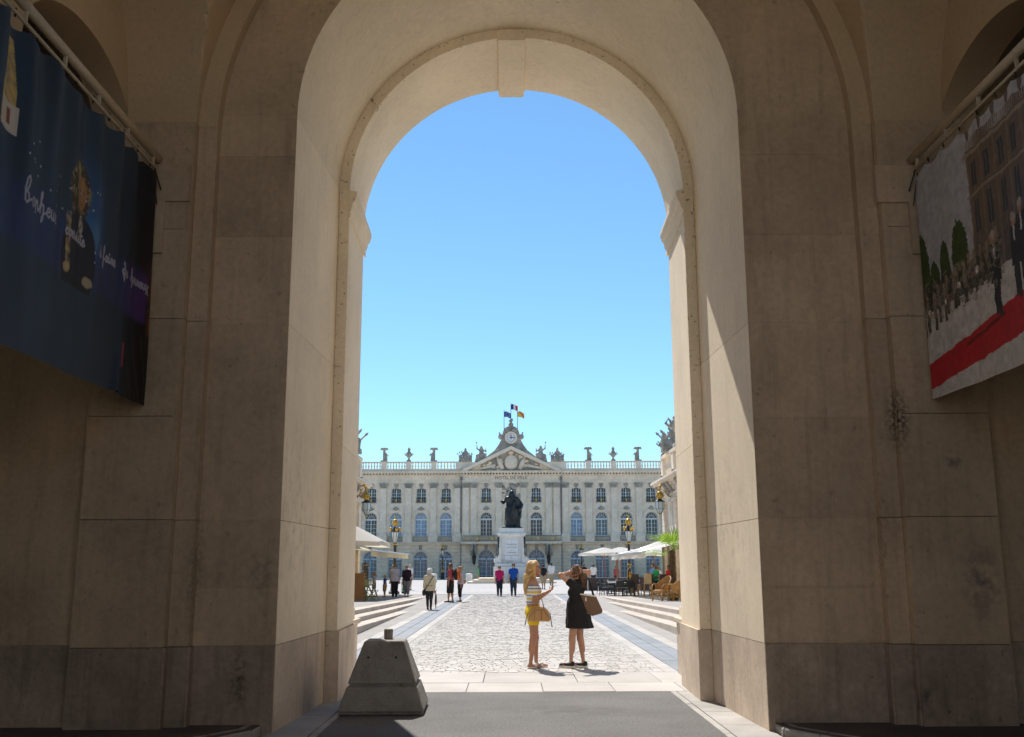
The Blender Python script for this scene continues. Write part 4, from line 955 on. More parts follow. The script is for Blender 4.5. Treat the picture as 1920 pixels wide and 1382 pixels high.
H=dict(blond=mat('blond_hair',(.60,.40,.17),.5,var=.3,vs=14,fine=.25,fs=60,bump=.6,bs=50,spec=.4,tint=(.40,.25,.10)),brown=mat('brown_hair',(.115,.063,.034),.5,var=.3,vs=14,fine=.2,fs=60,bump=.5,bs=50),dark=mat('dark_hair',(.018,.014,.012),.5,var=.2,fine=.2,fs=60,bump=.4),
  white=mat('white_hair',(.55,.54,.52),.6,var=.15,vs=12,fine=.2,fs=60,bump=.6,bs=50),grey=mat('grey_brown_hair',(.20,.16,.12),.6,var=.2,fine=.2,bump=.4),sand=mat('sandy_hair',(.33,.22,.11),.6,var=.2,fine=.2,bump=.5))
eyem=mat('eye_dark',(.03,.02,.015),.2,var=0,fine=0,bump=0); lipm=mat('lip',(.38,.12,.10),.5,var=0,fine=0,bump=0); glassm=mat('sunglass_lens',(.01,.01,.01),.1,var=0,fine=0,bump=0)
# striped blouse of the blonde woman
def striped():
    m=bpy.data.materials.new('striped_blouse'); m.use_nodes=True; t=m.node_tree; N=t.nodes; L=t.links; b=N['Principled BSDF']; b.inputs['Roughness'].default_value=.85
    tc=N.new('ShaderNodeTexCoord'); sx=N.new('ShaderNodeSeparateXYZ'); L.new(tc.outputs['Object'],sx.inputs[0])
    mr=N.new('ShaderNodeMapRange'); mr.inputs[1].default_value=1.02; mr.inputs[2].default_value=1.42; L.new(sx.outputs['Z'],mr.inputs[0])
    cr=N.new('ShaderNodeValToRGB'); cr.color_ramp.interpolation='CONSTANT'; e=cr.color_ramp.elements; W_c=(.72,.71,.69,1); B_=(.14,.18,.33,1); Y_=(.75,.50,.06,1)
    st=[(0,W_c),(.07,B_),(.12,W_c),(.20,Y_),(.27,W_c),(.34,B_),(.38,W_c),(.46,Y_),(.54,W_c),(.62,B_),(.67,W_c),(.75,B_),(.79,W_c)]
    e[0].position=0; e[0].color=W_c; e[1].position=.07; e[1].color=B_
    for p,c in st[2:]:
        q=e.new(p); q.color=c
    L.new(mr.outputs[0],cr.inputs[0]); L.new(cr.outputs[0],b.inputs['Base Color']); return m
C['stripe']=striped()
def ik(a,c,l1,l2,pole):
    a=np.array(a,float);c=np.array(c,float);v=c-a;d=np.linalg.norm(v)
    if d>(l1+l2)*.999: c=a+v/d*(l1+l2)*.999; v=c-a; d=np.linalg.norm(v)
    u=v/d; x=(l1*l1-l2*l2+d*d)/(2*d); h=math.sqrt(max(l1*l1-x*x,0)); p=np.array(pole,float); p=p-u*np.dot(p,u); p/=np.linalg.norm(p)+1e-9
    return a+u*x+p*h,c
def person(label,loc,rz,Ht,wear,hair=None,skin=None,vox=.022,build=1.,female=False,feet=((.05,0),(.05,0)),arms=None,head_yaw=0,head_pitch=0,lean=0,sunglasses=False,sit=False,toe=(0,0),name='person',group=None,shoes='char',sandals=False,child=False):
    skin=skin or SK
    t=thing(name,label,'person',loc,rz,group)
    hs=1.18 if child else 1.
    shw=(.092 if female else .103)*(1 if not child else .95); hipw=.052 if female else .048; zh=.515
    lean_=R(lean)
    def up(p):
        p=np.array(p,float); q=p-np.array([0,0,zh]); c,s=math.cos(lean_),math.sin(lean_); return np.array([q[0],q[1]*c-q[2]*s,q[1]*s+q[2]*c])+np.array([0,0,zh])
    J={}
    J['neck0']=up((0,.008,.835)); J['head']=up((0,-.012,.93 if not child else .92))
    for s,n in ((1,'L'),(-1,'R')):
        i=0 if s>0 else 1
        J['sh'+n]=up((s*shw,.005,.800)); J['hip'+n]=np.array([s*hipw,0,zh])
        if sit:
            J['an'+n]=np.array([s*.07,-.26,.045+.23]); J['kn'+n]=np.array([s*.075,-.245,.50])
        else:
            J['an'+n]=np.array([s*feet[i][0],feet[i][1],.042+(feet[i][2] if len(feet[i])>2 else 0)]); J['kn'+n],J['an'+n]=ik(J['hip'+n],J['an'+n],.2385,.2365,(s*.08,-1,0))
        a=(arms or {}).get(n,None)
        if a is None: a=((s*.035,-.02,-.325),(s*.35,.8,0))
        wt=J['sh'+n]+np.array(a[0]); J['el'+n],J['wr'+n]=ik(J['sh'+n],wt,.172,.155,a[1])
    b_=build
    torso=[((-hipw*.8,0,zh+.01),(hipw*.8,0,zh+.01),(.066 if female else .075)*b_,(.066 if female else .075)*b_,(1,.95,1)),(np.array([0,.0,zh+.03]),up((0,0,.63)),.088*b_,(.078 if female else .088)*b_,(1,.72,1)),(up((0,0,.63)),up((0,0,.745)),(.078 if female else .09)*b_,(.095 if female else .104)*b_,(1,.66,1))]
    shd=[(up((0,.010,.822)),up((s_*shw*.86,.008,.796)),.034,.034) for s_ in (-1,1)]
    if female: torso.append((up((-.034,-.036,.725)),up((.034,-.036,.725)),.038*b_,.038*b_))
    def limb(n): return [(J['sh'+n],J['el'+n],.031*b_**.5,.0235*b_**.5),(J['el'+n],J['wr'+n],.0245,.0155)]
    def leg(n):
        k=J['kn'+n]; a=J['an'+n]; h_=J['hip'+n]
        return [(h_,k,(.057 if female else .058)*b_**.6,.031 if female else .036),(k,a,.030 if female else .0345,.0165 if female else .0195),(k+(a-k)*.12+np.array([0,.012,0]),k+(a-k)*.45+np.array([0,.012,0]),.0225 if female else .026,.0225 if female else .026)]
    def foot(n,i):
        a=J['an'+n]; s=1 if n=='L' else -1; ang=R(toe[i]); d=np.array([math.sin(ang)*s,-math.cos(ang),0])
        return [(a+np.array([0,.012,-.02]),a+d*.075+np.array([0,0,-.026]),.021,.019,(1,1,.8)),(a+d*.075+np.array([0,0,-.026]),a+d*.105+np.array([0,0,-.028]),.019,.013,(1.2,1,.7))]
    hd=J['head']; hy=R(head_yaw); hp=R(head_pitch)
    Rh=np.array(Matrix.Rotation(hy,3,'Z')@Matrix.Rotation(hp,3,'X'))
    def hpnt(p): return hd+Rh@(np.array(p,float)*hs)
    headp=[(hpnt((0,.006,-.012)),hpnt((0,.008,.020)),.047*hs,.048*hs,(.92,1.08,1)),(hpnt((0,-.022,-.040)),hpnt((0,-.026,-.044)),.026*hs,.026*hs),(hpnt((0,-.030,-.01)),hpnt((0,-.032,-.03)),.03*hs,.028*hs)]
    nose=[(hpnt((0,-.054,-.002)),hpnt((0,-.064,-.018)),.006*hs,.009*hs)]
    ears=[(hpnt((x,.006,-.008)),hpnt((x,.008,-.02)),.010*hs,.008*hs) for x in (-.044,.044)]
    neck=[(J['neck0'],hpnt((0,.008,-.035)),.031*(.9 if female else 1.05),.028)]
    allp=torso+shd+limb('L')+limb('R')+leg('L')+leg('R')+foot('L',0)+foot('R',1)+neck
    sc=lambda prims:[(np.array(p[0])*Ht,np.array(p[1])*Ht,p[2]*Ht,p[3]*Ht)+((p[4],) if len(p)>4 else ()) for p in prims]
    A=sc(allp); B=sc(headp+neck+ears); Nn=sc(nose)
    def fn(P):
        d=sd_caps(P,A,.022*Ht); e=sd_caps(P,B,.018*Ht); d=smin(d,e,.012*Ht); return smin(d,sd_caps(P,Nn,.01),.008*Ht)
    lo,hi=bounds(A+B+Nn); V,F=surfnet(fn,lo,hi,vox)
    mb=MB(); mb.add(V,F); nb=len(mb.f)
    for n in ('L','R'):                     # hands: palm and five fingers
        s=1 if n=='L' else -1
        w=J['wr'+n]; d=(w-J['el'+n]); d/=np.linalg.norm(d); side=np.cross(d,[0,1,0]); 
        if np.linalg.norm(side)<.3: side=np.cross(d,[1,0,0])
        side/=np.linalg.norm(side); nrm=np.cross(side,d)
        hnd=(arms or {}).get(n,None); curl=hnd[2] if hnd and len(hnd)>2 else .25
        q=lambda a,b,c:(w+d*a+side*b+nrm*c)*Ht
        for off in (-.012,-.004,.004,.012): mb.tube([q(-.01,off*.6,0),q(.02,off,0),q(.052,off*1.15,.0)],[.010*Ht,.0105*Ht,.0085*Ht],6)
        for k,(off,L_) in enumerate(((-.0165,.036),(-.0055,.043),(.0055,.046),(.0165,.041))):
            c=curl; mb.tube([q(.048,off,0),q(.048+L_*.5*math.cos(c),off*1.1,L_*.5*math.sin(c)),q(.048+L_*.5*math.cos(c)+L_*.5*math.cos(2.2*c),off*1.1,L_*.5*math.sin(c)+L_*.5*math.sin(2.2*c))],[.0058*Ht,.0053*Ht,.004*Ht],6)
        mb.tube([q(.012,.016*s,0),q(.035,.030*s,.006),q(.055,.033*s,.014)],[.0075*Ht,.0065*Ht,.0045*Ht],6)
    body=mb.build('body',skin,t,True)
    # face
    e=MB()
    for x in (-.019,.019): p=hpnt((x,-.0455,.004))*Ht; e.ball(p,.0075*Ht*hs,.005*Ht,.0045*Ht*hs,6,4)
    for x in (-.019,.019): e.tube([hpnt((x-.011,-.047,.016))*Ht,hpnt((x+.011,-.047,.017))*Ht],.0028*Ht,4)
    e.build('eyes',eyem,t)
    e=MB(); e.tube([hpnt((-.014,-.050,-.034))*Ht,hpnt((0,-.0545,-.034))*Ht,hpnt((.014,-.050,-.034))*Ht],[.002*Ht,.0045*Ht,.002*Ht],5); e.build('mouth',lipm,t)
    if sunglasses:
        e=MB()
        for x in (-.021,.021): e.ball(hpnt((x,-.053,.004))*Ht,.017*Ht,.005*Ht,.012*Ht,8,4)
        e.tube([hpnt((-.045,-.01,.006))*Ht,hpnt((-.036,-.049,.007))*Ht,hpnt((.036,-.049,.007))*Ht,hpnt((.045,-.01,.006))*Ht],.003*Ht,4); e.build('sunglasses',glassm,t)
    # clothes
    def cutl(p,f,base): 
        a,b=np.array(p[0]),np.array(p[1]); return (a,a+(b-a)*f,p[2],p[2]+(p[3]-p[2])*f)
    def infl(prims,v): return [(p[0],p[1],p[2]+v,p[3]+v)+((p[4],) if len(p)>4 else ()) for p in prims]
    def cutplane(zlo=None,zhi=None):
        cs=[]
        if zlo is not None: cs.append(lambda P,z=zlo*Ht:z-P[:,2])
        if zhi is not None: cs.append(lambda P,z=zhi*Ht:P[:,2]-z)
        return cs
    for w_ in wear:
        k=w_['k']; m_=w_['m']; nm=w_.get('n',k); v=w_.get('v',.010)
        fold=w_.get('fold',.004)*Ht; ph=random.uniform(0,6)
        disp=lambda P,ph=ph:fold*np.sin(P[:,2]/Ht*34+np.sin(P[:,0]/Ht*16+ph)*2.0+P[:,1]/Ht*18)*.6
        if k=='top':
            pr=infl(torso+shd,v); hem=w_.get('hem',.50); sl=w_.get('sl',.55)
            if hem<.53: pr.append((np.array([0,0,.6]),np.array([0,0,hem-.03]),.088*b_+v,(.098*b_+v)*w_.get('flare',1),(1,.74,1)))
            for n in ('L','R'):
                l=limb(n); arm=[]
                if sl>0: arm.append(infl([cutl(l[0],min(sl,1),0)],v+.004))
                if sl>1: arm.append(infl([cutl(l[1],min(sl-1,1),0)],v+.004))
                for x in arm: pr+=x
            blob(nm,sc(pr),.02*Ht,vox,m_,t,cutplane(hem,None)+([lambda P,z=w_['neck']*Ht:P[:,2]-z-.0*P[:,0]] if 'neck' in w_ else []),disp)
        elif k=='pants':
            L_=w_.get('L',2.); pr=infl(torso[:2],v)
            for n in ('L','R'):
                l=leg(n); ex=w_.get('wide',0); pr+=infl([cutl(l[0],min(L_,1),0)],v+ex)
                if L_>1:
                    f=L_-1; q=cutl(l[1],min(f,1),0); pr+=[(q[0],q[1],q[2]+v+ex,max(q[3]+v+ex,.028+ex))]; pr+=infl(leg(n)[2:],v) if f>.5 else []
            # flat hems
            blob(nm,sc(pr),.016*Ht,vox,m_,t,cutplane(None,w_.get('waist',.59)),disp)
        elif k=='skirt':
            top=w_.get('top',.62); hem=w_.get('hem',.40); y0=w_.get('sway',0)
            pr=[(up((0,0,top)),np.array([0,y0,hem-.05]),.080*b_,w_.get('r',.13),(1,.85,1))]
            if 'm2' in w_: pass
            blob(nm,sc(pr),.02*Ht,vox,m_,t,cutplane(hem,top+.03),lambda P:.006*Ht*np.sin(np.arctan2(P[:,1],P[:,0])*9)*np.clip((top*Ht-P[:,2])/(.15*Ht),0,1))
        elif k=='shoes':
            for i,n in ((0,'L'),(1,'R')):
                blob('shoe',sc(infl(foot(n,i),.006)),.012*Ht,min(vox,.014),m_,t,cutplane(.0 if not sit else None,None))
    if hair:
        kind,hm=hair; 
        def face_cut(yf,zf):
            o=hd*Ht; Ri=Rh.T
            def f(P):
                q=(P-o)@Ri.T/hs; return -np.maximum(q[:,1]-yf*Ht,q[:,2]-zf*Ht)
            return f
        base=[(p[0],p[1],p[2]+.010,p[3]+.011)+((p[4],) if len(p)>4 else ()) for p in headp[:1]]
        hv=min(vox,.016); rough_=lambda P:.006*Ht*np.sin(P[:,0]*190/Ht*.5)*np.sin(P[:,2]*170/Ht*.5+P[:,1]*150/Ht*.5)
        if kind=='short': blob('hair',sc(base),.01,hv,hm,t,[face_cut(-.022,.030),lambda P:(hd[2]-.035)*Ht-P[:,2]],rough_)
        elif kind=='curly': blob('hair',sc([(p[0],p[1],p[2]+.014,p[3]+.016)+tuple(p[4:]) for p in base]),.01,hv,hm,t,[face_cut(-.02,.028),lambda P:(hd[2]-.045)*Ht-P[:,2]],lambda P:1.6*rough_(P))
        elif kind in ('long','longb'):
            pr=base+[(hpnt((0,.03,.0)),hpnt((0,.055,-.10)),.045,.052,(1.15,.8,1)),(hpnt((0,.055,-.10)),up((0,.062,.76 if kind=='long' else .72)),.05,.032,(1.25,.7,1)),(hpnt((.034,-.008,.0)),hpnt((.046,.0,-.11)),.020,.024),(hpnt((-.034,-.008,.0)),hpnt((-.046,.0,-.11)),.020,.024)]
            blob('hair',sc(pr),.02*Ht,hv,hm,t,[face_cut(-.012,.030)],lambda P:.007*Ht*np.sin(P[:,0]*260/Ht*.4+np.sin(P[:,2]*60/Ht)*1.5)+.004*Ht*np.sin(P[:,2]*70/Ht+P[:,1]*90/Ht))
        elif kind=='ponytail':
            blob('hair',sc(base+[(hpnt((0,.05,.01)),hpnt((0,.085,-.03)),.016,.02),(hpnt((0,.085,-.03)),hpnt((0,.08,-.10)),.02,.008)]),.01*Ht,hv,hm,t,[face_cut(-.020,.03)],rough_)
        elif kind=='bun':
            blob('hair',sc(base+[(hpnt((0,.045,.035)),hpnt((0,.05,.04)),.026,.026)]),.01*Ht,hv,hm,t,[face_cut(-.020,.03)],rough_)
    t['_j']=0; del t['_j']
    return t,{k:v*Ht for k,v in J.items()},hpnt,Ht
def hat(t,hpnt,Ht,m_,brim=True):
    pr=[(hpnt((0,.006,.012))*Ht,hpnt((0,.006,.026))*Ht,.058*Ht,.052*Ht)]; o=hpnt((0,0,.012))*Ht
    blob('cap',pr,.01,.014,m_,t,[lambda P:o[2]-P[:,2]])
    m=MB(); p=hpnt((0,-.075,.012))*Ht; m.ball(p,.042*Ht,.04*Ht,.006*Ht,8,4); m.build('cap_peak',m_,t,True)
def swing(f): return {'L':((.035,-.06*f,-.315),(.3,.8,0)),'R':((-.035,.07*f,-.315),(-.3,.8,0))}
W=lambda k,m,**q:dict(k=k,m=C[m],**q)
# --- the two women in the foreground
t,J,hp,Ht=person('blonde woman in striped off-shoulder top and yellow shorts, handbag on her arm',(.36,17.05,.008),R(98),1.72,
  [W('top','stripe',sl=.62,hem=.60,neck=.778,v=.007,fold=.002,n='striped_blouse'),W('pants','yel',L=.33,wide=.006,v=.004,waist=.635,n='yellow_shorts')],
  ('longb',H['blond']),SK2,vox=.0125,female=True,feet=((.045,-.035),(.045,.035)),arms={'R':((-.03,-.135,-.085),(-.15,.6,-1),.7),'L':((-.02,-.145,-.10),(.3,.6,-1),.8)},head_yaw=-4,toe=(4,4))
lk=MB(); rl=random.Random(8)
for i in range(170):
    a=rl.uniform(-2.0,2.0); sx=math.sin(a); cy=math.cos(a); w0=rl.uniform(.0025,.0042); ln=rl.uniform(.13,.215); ph=rl.uniform(0,6); am=rl.uniform(.003,.008)
    pts=[(sx*.02,cy*.02+.004,.066),(sx*.05,cy*.055+.008,.045),(sx*.061,cy*.062+.012,.0)]
    for q in range(1,7):
        f_=q/6; pts.append((sx*(.062-.006*f_)+am*math.sin(ph+f_*9),.014+.042*f_+cy*(.060-.016*f_)+am*math.cos(ph+f_*8),-ln*f_))
    lk.tube([hp(p_)*Ht for p_ in pts],[w0*Ht*.7]+[w0*Ht]*6+[w0*Ht*.7,w0*Ht*.2],4)
stuff(lk.build('hair_locks',H['blond'],t,True))
m=MB()
for n in ('L','R'):
    a=J['an'+n]; m.box(a[0]-.045,a[0]+.045,a[1]-.17,a[1]+.055,0,.028)
m_s=MB()
m.build('sandal_sole',C['white'],t,bevel=.012)
m=MB()
for n in ('L','R'):
    a=J['an'+n]; m.tube([(a[0]-.05,a[1]-.085,.02),(a[0]-.03,a[1]-.09,.066),(a[0]+.03,a[1]-.09,.066),(a[0]+.05,a[1]-.085,.02)],[.02,.03,.03,.02],6)
m.build('sandal_strap',C['white'],t,True)
el=J['elR']; wr=J['wrR']
bx=thing('handbag','tan leather handbag with side straps hanging from the blonde woman’s forearm','handbag',(0,0,0))
def tow(p,tt): return tt.matrix_world@Vector(p)
bpy.context.view_layer.update()
pw=tow((el*.62+wr*.38),t); bx.location=(pw.x-.02,pw.y-.06,pw.z-.40); bx.scale=(.70,.8,.80)
m=MB(); sec=[]
prof=[(-.25,.0),(.25,.0),(.26,.06),(.225,.2),(.15,.27),(0,.29),(-.15,.27),(-.225,.2),(-.26,.06)]
n=len(prof); vs=[];fs=[]
for y,k in ((-.075,.90),(-.06,1.),(.06,1.),(.075,.9)): vs+=[(x*k,y,.02+(z-.14)*k+.14) for x,z in prof]
for q in range(3): fs+=[(q*n+i,q*n+(i+1)%n,(q+1)*n+(i+1)%n,(q+1)*n+i) for i in range(n)]
fs+=[tuple(range(n-1,-1,-1)),tuple(3*n+i for i in range(n))]
m.add(vs,fs); m.build('bag_body',C['tan'],bx,bevel=.015)
m=MB(); 
for y in (-.05,.05): m.tube([(-.11,y,.27),(-.10,y*.7,.36),(-.03,y*.2,.47),(.06,y*.2,.47),(.10,y*.7,.36),(.11,y,.27)],.011,6)
m.build('handles',C['tan'],bx,True); m=MB(); m.tube([(-.25,-.02,.2),(-.30,-.03,.08),(-.33,-.04,-.05)],.012,5); m.tube([(.25,-.02,.2),(.28,-.03,.02),(.30,-.04,-.10)],.012,5); m.build('straps',C['bag'],bx,True)
m=MB(); m.tube([(-.11,-.079,.05),(-.11,-.079,.24)],.004,4); m.tube([(.05,-.079,.05),(.05,-.079,.24)],.004,4); m.tube([(-.23,-.077,.1),(-.1,-.08,.25),(.1,-.08,.25),(.23,-.077,.1)],.004,4); m.build('seams',C['bag'],bx)
m=MB(); a=J['wrR']+(J['wrR']-J['elR'])*.05; m.tube([a+np.array([.02*math.cos(q),.02*math.sin(q)*.6,.02*math.sin(q)]) for q in np.linspace(0,2*PI,10)],.004,4); m.build('bracelet',C['white'],t)
m=MB(); w=J['wrR']+(J['wrR']-J['elR'])*.55; m.tube([w+np.array([0,-.0,.012]),w+np.array([-.0,.10,.015])],.005,6); cg=m.build('cigarette',C['white'],t,True)

t,J,hp,Ht=person('dark-haired woman in short black dress and canvas sneakers, tying up her hair',(1.09,17.05,.008),R(-112),1.66,
  [W('top','black',sl=.34,hem=.60,v=.009,fold=.002,n='dress_top')],
  None,SK3,vox=.0125,female=True,feet=((.035,-.06),(.035,.05)),arms={'L':((-.065,-.075,.125),(1.,-.45,.05),.9),'R':((.06,.035,.14),(-1.,.3,.25),.9)},head_yaw=18,head_pitch=-12,toe=(6,-4))
def drs(P):
    return .013*np.sin(np.arctan2(P[:,1],P[:,0])*8+1+1.5*P[:,2])*np.clip((1.05-P[:,2])/.4,0,1)+.004*np.sin(P[:,2]*38+P[:,0]*20)
blob('dress_skirt',[((0,0,1.12),(.0,.0,.95),.135,.155,(1,.8,1)),((0,0.0,1.0),(0,.045,.58),.178,.238,(1,.97,1))],.05,.0125,C['black'],t,[lambda P:.635-P[:,2]+.10*(P[:,1]-.05)*0,lambda P:P[:,2]-1.2],drs)
h=[(hp((0,.008,-.008))*Ht,hp((0,.012,.02))*Ht,.053*Ht,.053*Ht),(hp((0,.05,.0))*Ht,hp((0,.08,-.03))*Ht,.03*Ht,.038*Ht),(hp((0,.085,-.03))*Ht,hp((.0,.10,-.105))*Ht,.040*Ht,.036*Ht),(hp((.0,.10,-.105))*Ht,hp((.02,.085,-.16))*Ht,.034*Ht,.015*Ht)]
o=np.array(hp((0,0,0)))*Ht
blob('hair',h,.03,.012,H['brown'],t,[lambda P:-np.maximum(P[:,1]-(o[1]-.03),P[:,2]-(o[2]+.055))],lambda P:.009*np.sin(P[:,0]*120+np.sin(P[:,2]*50)*1.4)+.005*np.sin(P[:,2]*90))
lk=MB()
for i in range(110):
    a=rl.uniform(0,6.28); b_=rl.uniform(.3,1.); ph=rl.uniform(0,6); rr_=.030*b_
    pts=[(math.cos(a)*.02,.075+math.sin(a)*.018,-.015),(math.cos(a)*rr_*1.1,.088+math.sin(a)*rr_,-.05),(math.cos(a)*rr_*1.15+.004*math.sin(ph),.097+math.sin(a)*rr_,-.09),(math.cos(a)*rr_+.006*math.cos(ph),.098+math.sin(a)*rr_*.9,-.125),(math.cos(a)*rr_*.8+.008*math.sin(ph),.09+math.sin(a)*rr_*.8,-.15-.03*rl.random())]
    lk.tube([hp(p_)*Ht for p_ in pts],[.004*Ht,.0042*Ht,.004*Ht,.003*Ht,.0008*Ht],4)
stuff(lk.build('hair_locks',H['brown'],t,True))
m=MB(); p=hp((0,.075,-.02))*Ht; m.ball(p,.035,.03,.02,8,5); m.build('hair_tie',C['black'],t,True)
for n,s in (('L',1),('R',-1)):
    a=J['an'+n]; ang=R(6 if n=='L' else -4); d=np.array([math.sin(ang)*s,-math.cos(ang),0])
    pr=[(a+np.array([0,.03,-.0]),a+np.array([0,.02,-.035]),.036,.04),(a+np.array([0,.01,-.03]),a+d*.165+np.array([0,0,-.036]),.042,.036)]
    blob('sneaker_upper',pr,.02,.009,C['char'],t,[lambda P:.03-P[:,2]])
    m=MB(); pts=[a+np.array([0,.07,0]),a+d*.05,a+d*.17]; 
    vs=[];Lh=[(0,.075,.03),(.035,.05,.0),(.042,-.02,0),(.045,-.10,0),(.040,-.175,0),(0,-.212,0),(-.040,-.175,0),(-.045,-.10,0),(-.042,-.02,0),(-.035,.05,0)]
    c_,s_=math.cos(math.atan2(d[0],-d[1])),math.sin(math.atan2(d[0],-d[1])); out_=[(a[0]+x*c_-y*s_,a[1]+x*s_+y*c_) for x,y,_ in Lh]
    n_=len(out_); m.add([(x,y,.0) for x,y in out_]+[(x,y,.034) for x,y in out_],[tuple(range(n_-1,-1,-1)),tuple(range(n_,2*n_))]+[(i,(i+1)%n_,(i+1)%n_+n_,i+n_) for i in range(n_)]); m.build('sneaker_sole',C['white'],t,bevel=.006)
    m=MB()
    for q in range(5):
        b0=a+d*(.045+.018*q)+np.array([0,0,.012-.011*q]); sd_=np.cross(d,[0,0,1]); m.tube([b0-sd_*.022,b0+np.array([0,0,.008]),b0+sd_*.022],.0035,4)
    m.build('laces',C['white'],t)
m=MB(); w=J['wrL']; m.tube([w+np.array([.022*math.cos(q),.022*math.sin(q),.004*math.cos(q)]) for q in np.linspace(0,2*PI,12)],.006,4); m.build('wristband',C['black'],t)
bpy.context.view_layer.update()
sp=tow(J['shR']*.8+np.array([0,0,.04]),t)
bg_=thing('shoulder_bag','taupe leather tote bag on the shoulder of the woman in black','handbag',(1.28,17.0,.90),R(8))
m=MB(); pr=[(-.15,.30),(.12,.26),(.23,.02),(.21,-.02),(.06,-.06),(-.06,-.02)]
n=len(pr); vs=[];fs=[]
for y,k in ((-.07,.95),(-.05,1.),(.05,1.),(.07,.95)): vs+=[(x*k,y,z*k) for x,z in pr]
for q in range(3): fs+=[(q*n+i,q*n+(i+1)%n,(q+1)*n+(i+1)%n,(q+1)*n+i) for i in range(n)]
fs+=[tuple(range(n-1,-1,-1)),tuple(3*n+i for i in range(n))]; m.add(vs,fs); m.build('bag_body',C['bag'],bg_,bevel=.015)
m=MB()
for y in (-.04,.04): m.tube([(-.10,y,.28),(-.04,y*.8,.45),(-.0,y*.6,.56),(.04,y*.8,.45),(.09,y,.26)],.010,6)
m.build('handles',C['char'],bg_,True); m=MB(); m.tube([(-.15,-.06,.295),(.12,-.06,.255)],.012,5); m.tube([(-.06,-.075,.24),(-.06,-.075,.18)],.012,5); m.build('trim',C['white'],bg_)

# --- people further off
def P_(label,x,y,rz,Ht,wear,z=None,**k): return person(label,(x,y,zt(y) if z is None and abs(x)>4.8 and y<62 else (floor_z(y)+.008 if z is None else z)),R(rz),Ht,wear,**k)
t,J,hp,Ht=P_('white-haired woman in cream jacket and dark trousers, seen from behind with an umbrella',-3.22,40.2,178,1.56,[W('top','cream',sl=1.55,hem=.46,v=.018,flare=1.1,n='jacket'),W('pants','char',L=1.95,v=.010,n='trousers'),W('shoes','brownl')],hair=('curly',H['white']),female=True,build=1.1,feet=((.045,-.06),(.045,.06)))
m=MB(); m.tube([(-.16,.12,1.28),(0,.17,1.0),(.17,.14,.76)],.012,5); m.tube([(-.16,.12,1.28),(-.1,-.1,1.33)],.012,5); m.build('shoulder_strap',C['char'],t); m=MB(); m.ball((.2,.11,.66),.075,.10,.13,8,6); m.build('shoulder_pouch',C['char'],t,True)
m=MB(); m.tube([(0,.145,.92),(.12,.12,.92),(.17,0,.92)],.008,4); m.tube([(0,.145,.92),(-.12,.12,.92),(-.17,0,.92)],.008,4); m.build('belt',C['char'],t)
u=thing('folded_umbrella','long folded dark umbrella held by the white-haired woman','umbrella',(-2.96,40.16,.01)); m=MB(); m.tube([(0,0,.0),(0,0,.15),(0,0,.3),(0,0,.55),(0,0,.62)],[.008,.02,.045,.035,.012],8); m.build('canopy',C['umb'],u,True); m=MB(); m.tube([(0,0,.6),(0,0,.72),(.03,0,.76)],.012,6); m.build('handle',C['brownl'],u)
t,J,hp,Ht=P_('man in red shirt and black shorts wearing an orange and black backpack',-2.89,48.6,-105,1.80,[W('top','red',sl=.6,hem=.49,v=.013),W('pants','black',L=1.0,wide=.014,n='shorts'),W('shoes','brownl')],hair=('short',H['brown']),skin=SK2,head_yaw=20,feet=((.05,-.04),(.05,.05)))
b=thing('backpack','orange and black backpack on the back of the man in red','backpack',(-2.62,48.53,1.14),R(-105)); m=MB(); m.ball((0,0,.16),.17,.12,.28,12,8); m.build('pack_body',C['char'],b,True); m=MB(); m.tube([(-.1,.10,.38),(-.13,.13,.1),(-.08,.12,-.06)],.035,6); m.tube([(.1,.10,.38),(.13,.13,.1),(.08,.12,-.06)],.035,6); m.tube([(-.1,.12,-.05),(.1,.12,-.05)],.04,6); m.build('orange_panel',C['orange'],b,True); m=MB(); m.tube([(-.12,-.06,.36),(-.13,-.16,.3),(-.12,-.1,.02)],.02,5); m.tube([(.12,-.06,.36),(.13,-.16,.3),(.12,-.1,.02)],.02,5); m.build('straps',C['char'],b,True)
t,J,hp,Ht=P_('woman in pale sleeveless top and black cropped trousers standing on the drain band',-2.45,49.3,-75,1.64,[W('top','ltp',sl=.12,hem=.50,v=.014),W('pants','black',L=1.5,wide=.006,n='cropped_trousers'),W('shoes','brownl')],hair=('curly',H['sand']),female=True,build=1.18,skin=SK,head_yaw=-15)
m=MB(); m.ball((.02,.20,.95),.10,.07,.12,8,6); m.tube([(-.1,-.02,1.32),(.0,.15,1.05)],.014,5); m.build('shoulder_bag_strap',C['tan'],t,True)
P_('man in magenta polo shirt and dark trousers walking towards the arch',-.67,58.3,2,1.70,[W('top','pink',sl=.6,hem=.50,v=.009),W('pants','navy',L=1.95,wide=.004,n='trousers'),W('shoes','char')],hair=('short',H['grey']),build=1.0,sunglasses=True,feet=((.05,-.08),(.05,.09)),arms=swing(1))
P_('man in royal blue polo shirt and dark jeans walking towards the arch',.13,58.2,-3,1.83,[W('top','blue',sl=.6,hem=.50,v=.009),W('pants','denim',L=1.95,wide=.002,n='jeans'),W('shoes','grey')],hair=('short',H['brown']),sunglasses=True,build=.98,feet=((.05,.09),(.05,-.09)),arms=swing(-1))
P_('woman in green dress walking past the monument',-3.5,108,-95,1.7,[W('top','green',sl=.3,hem=.5),W('skirt','green',hem=.36,r=.10),W('shoes','char')],hair=('ponytail',H['brown']),skin=SK2,female=True,feet=((.05,-.12),(.05,.13)),vox=.03)
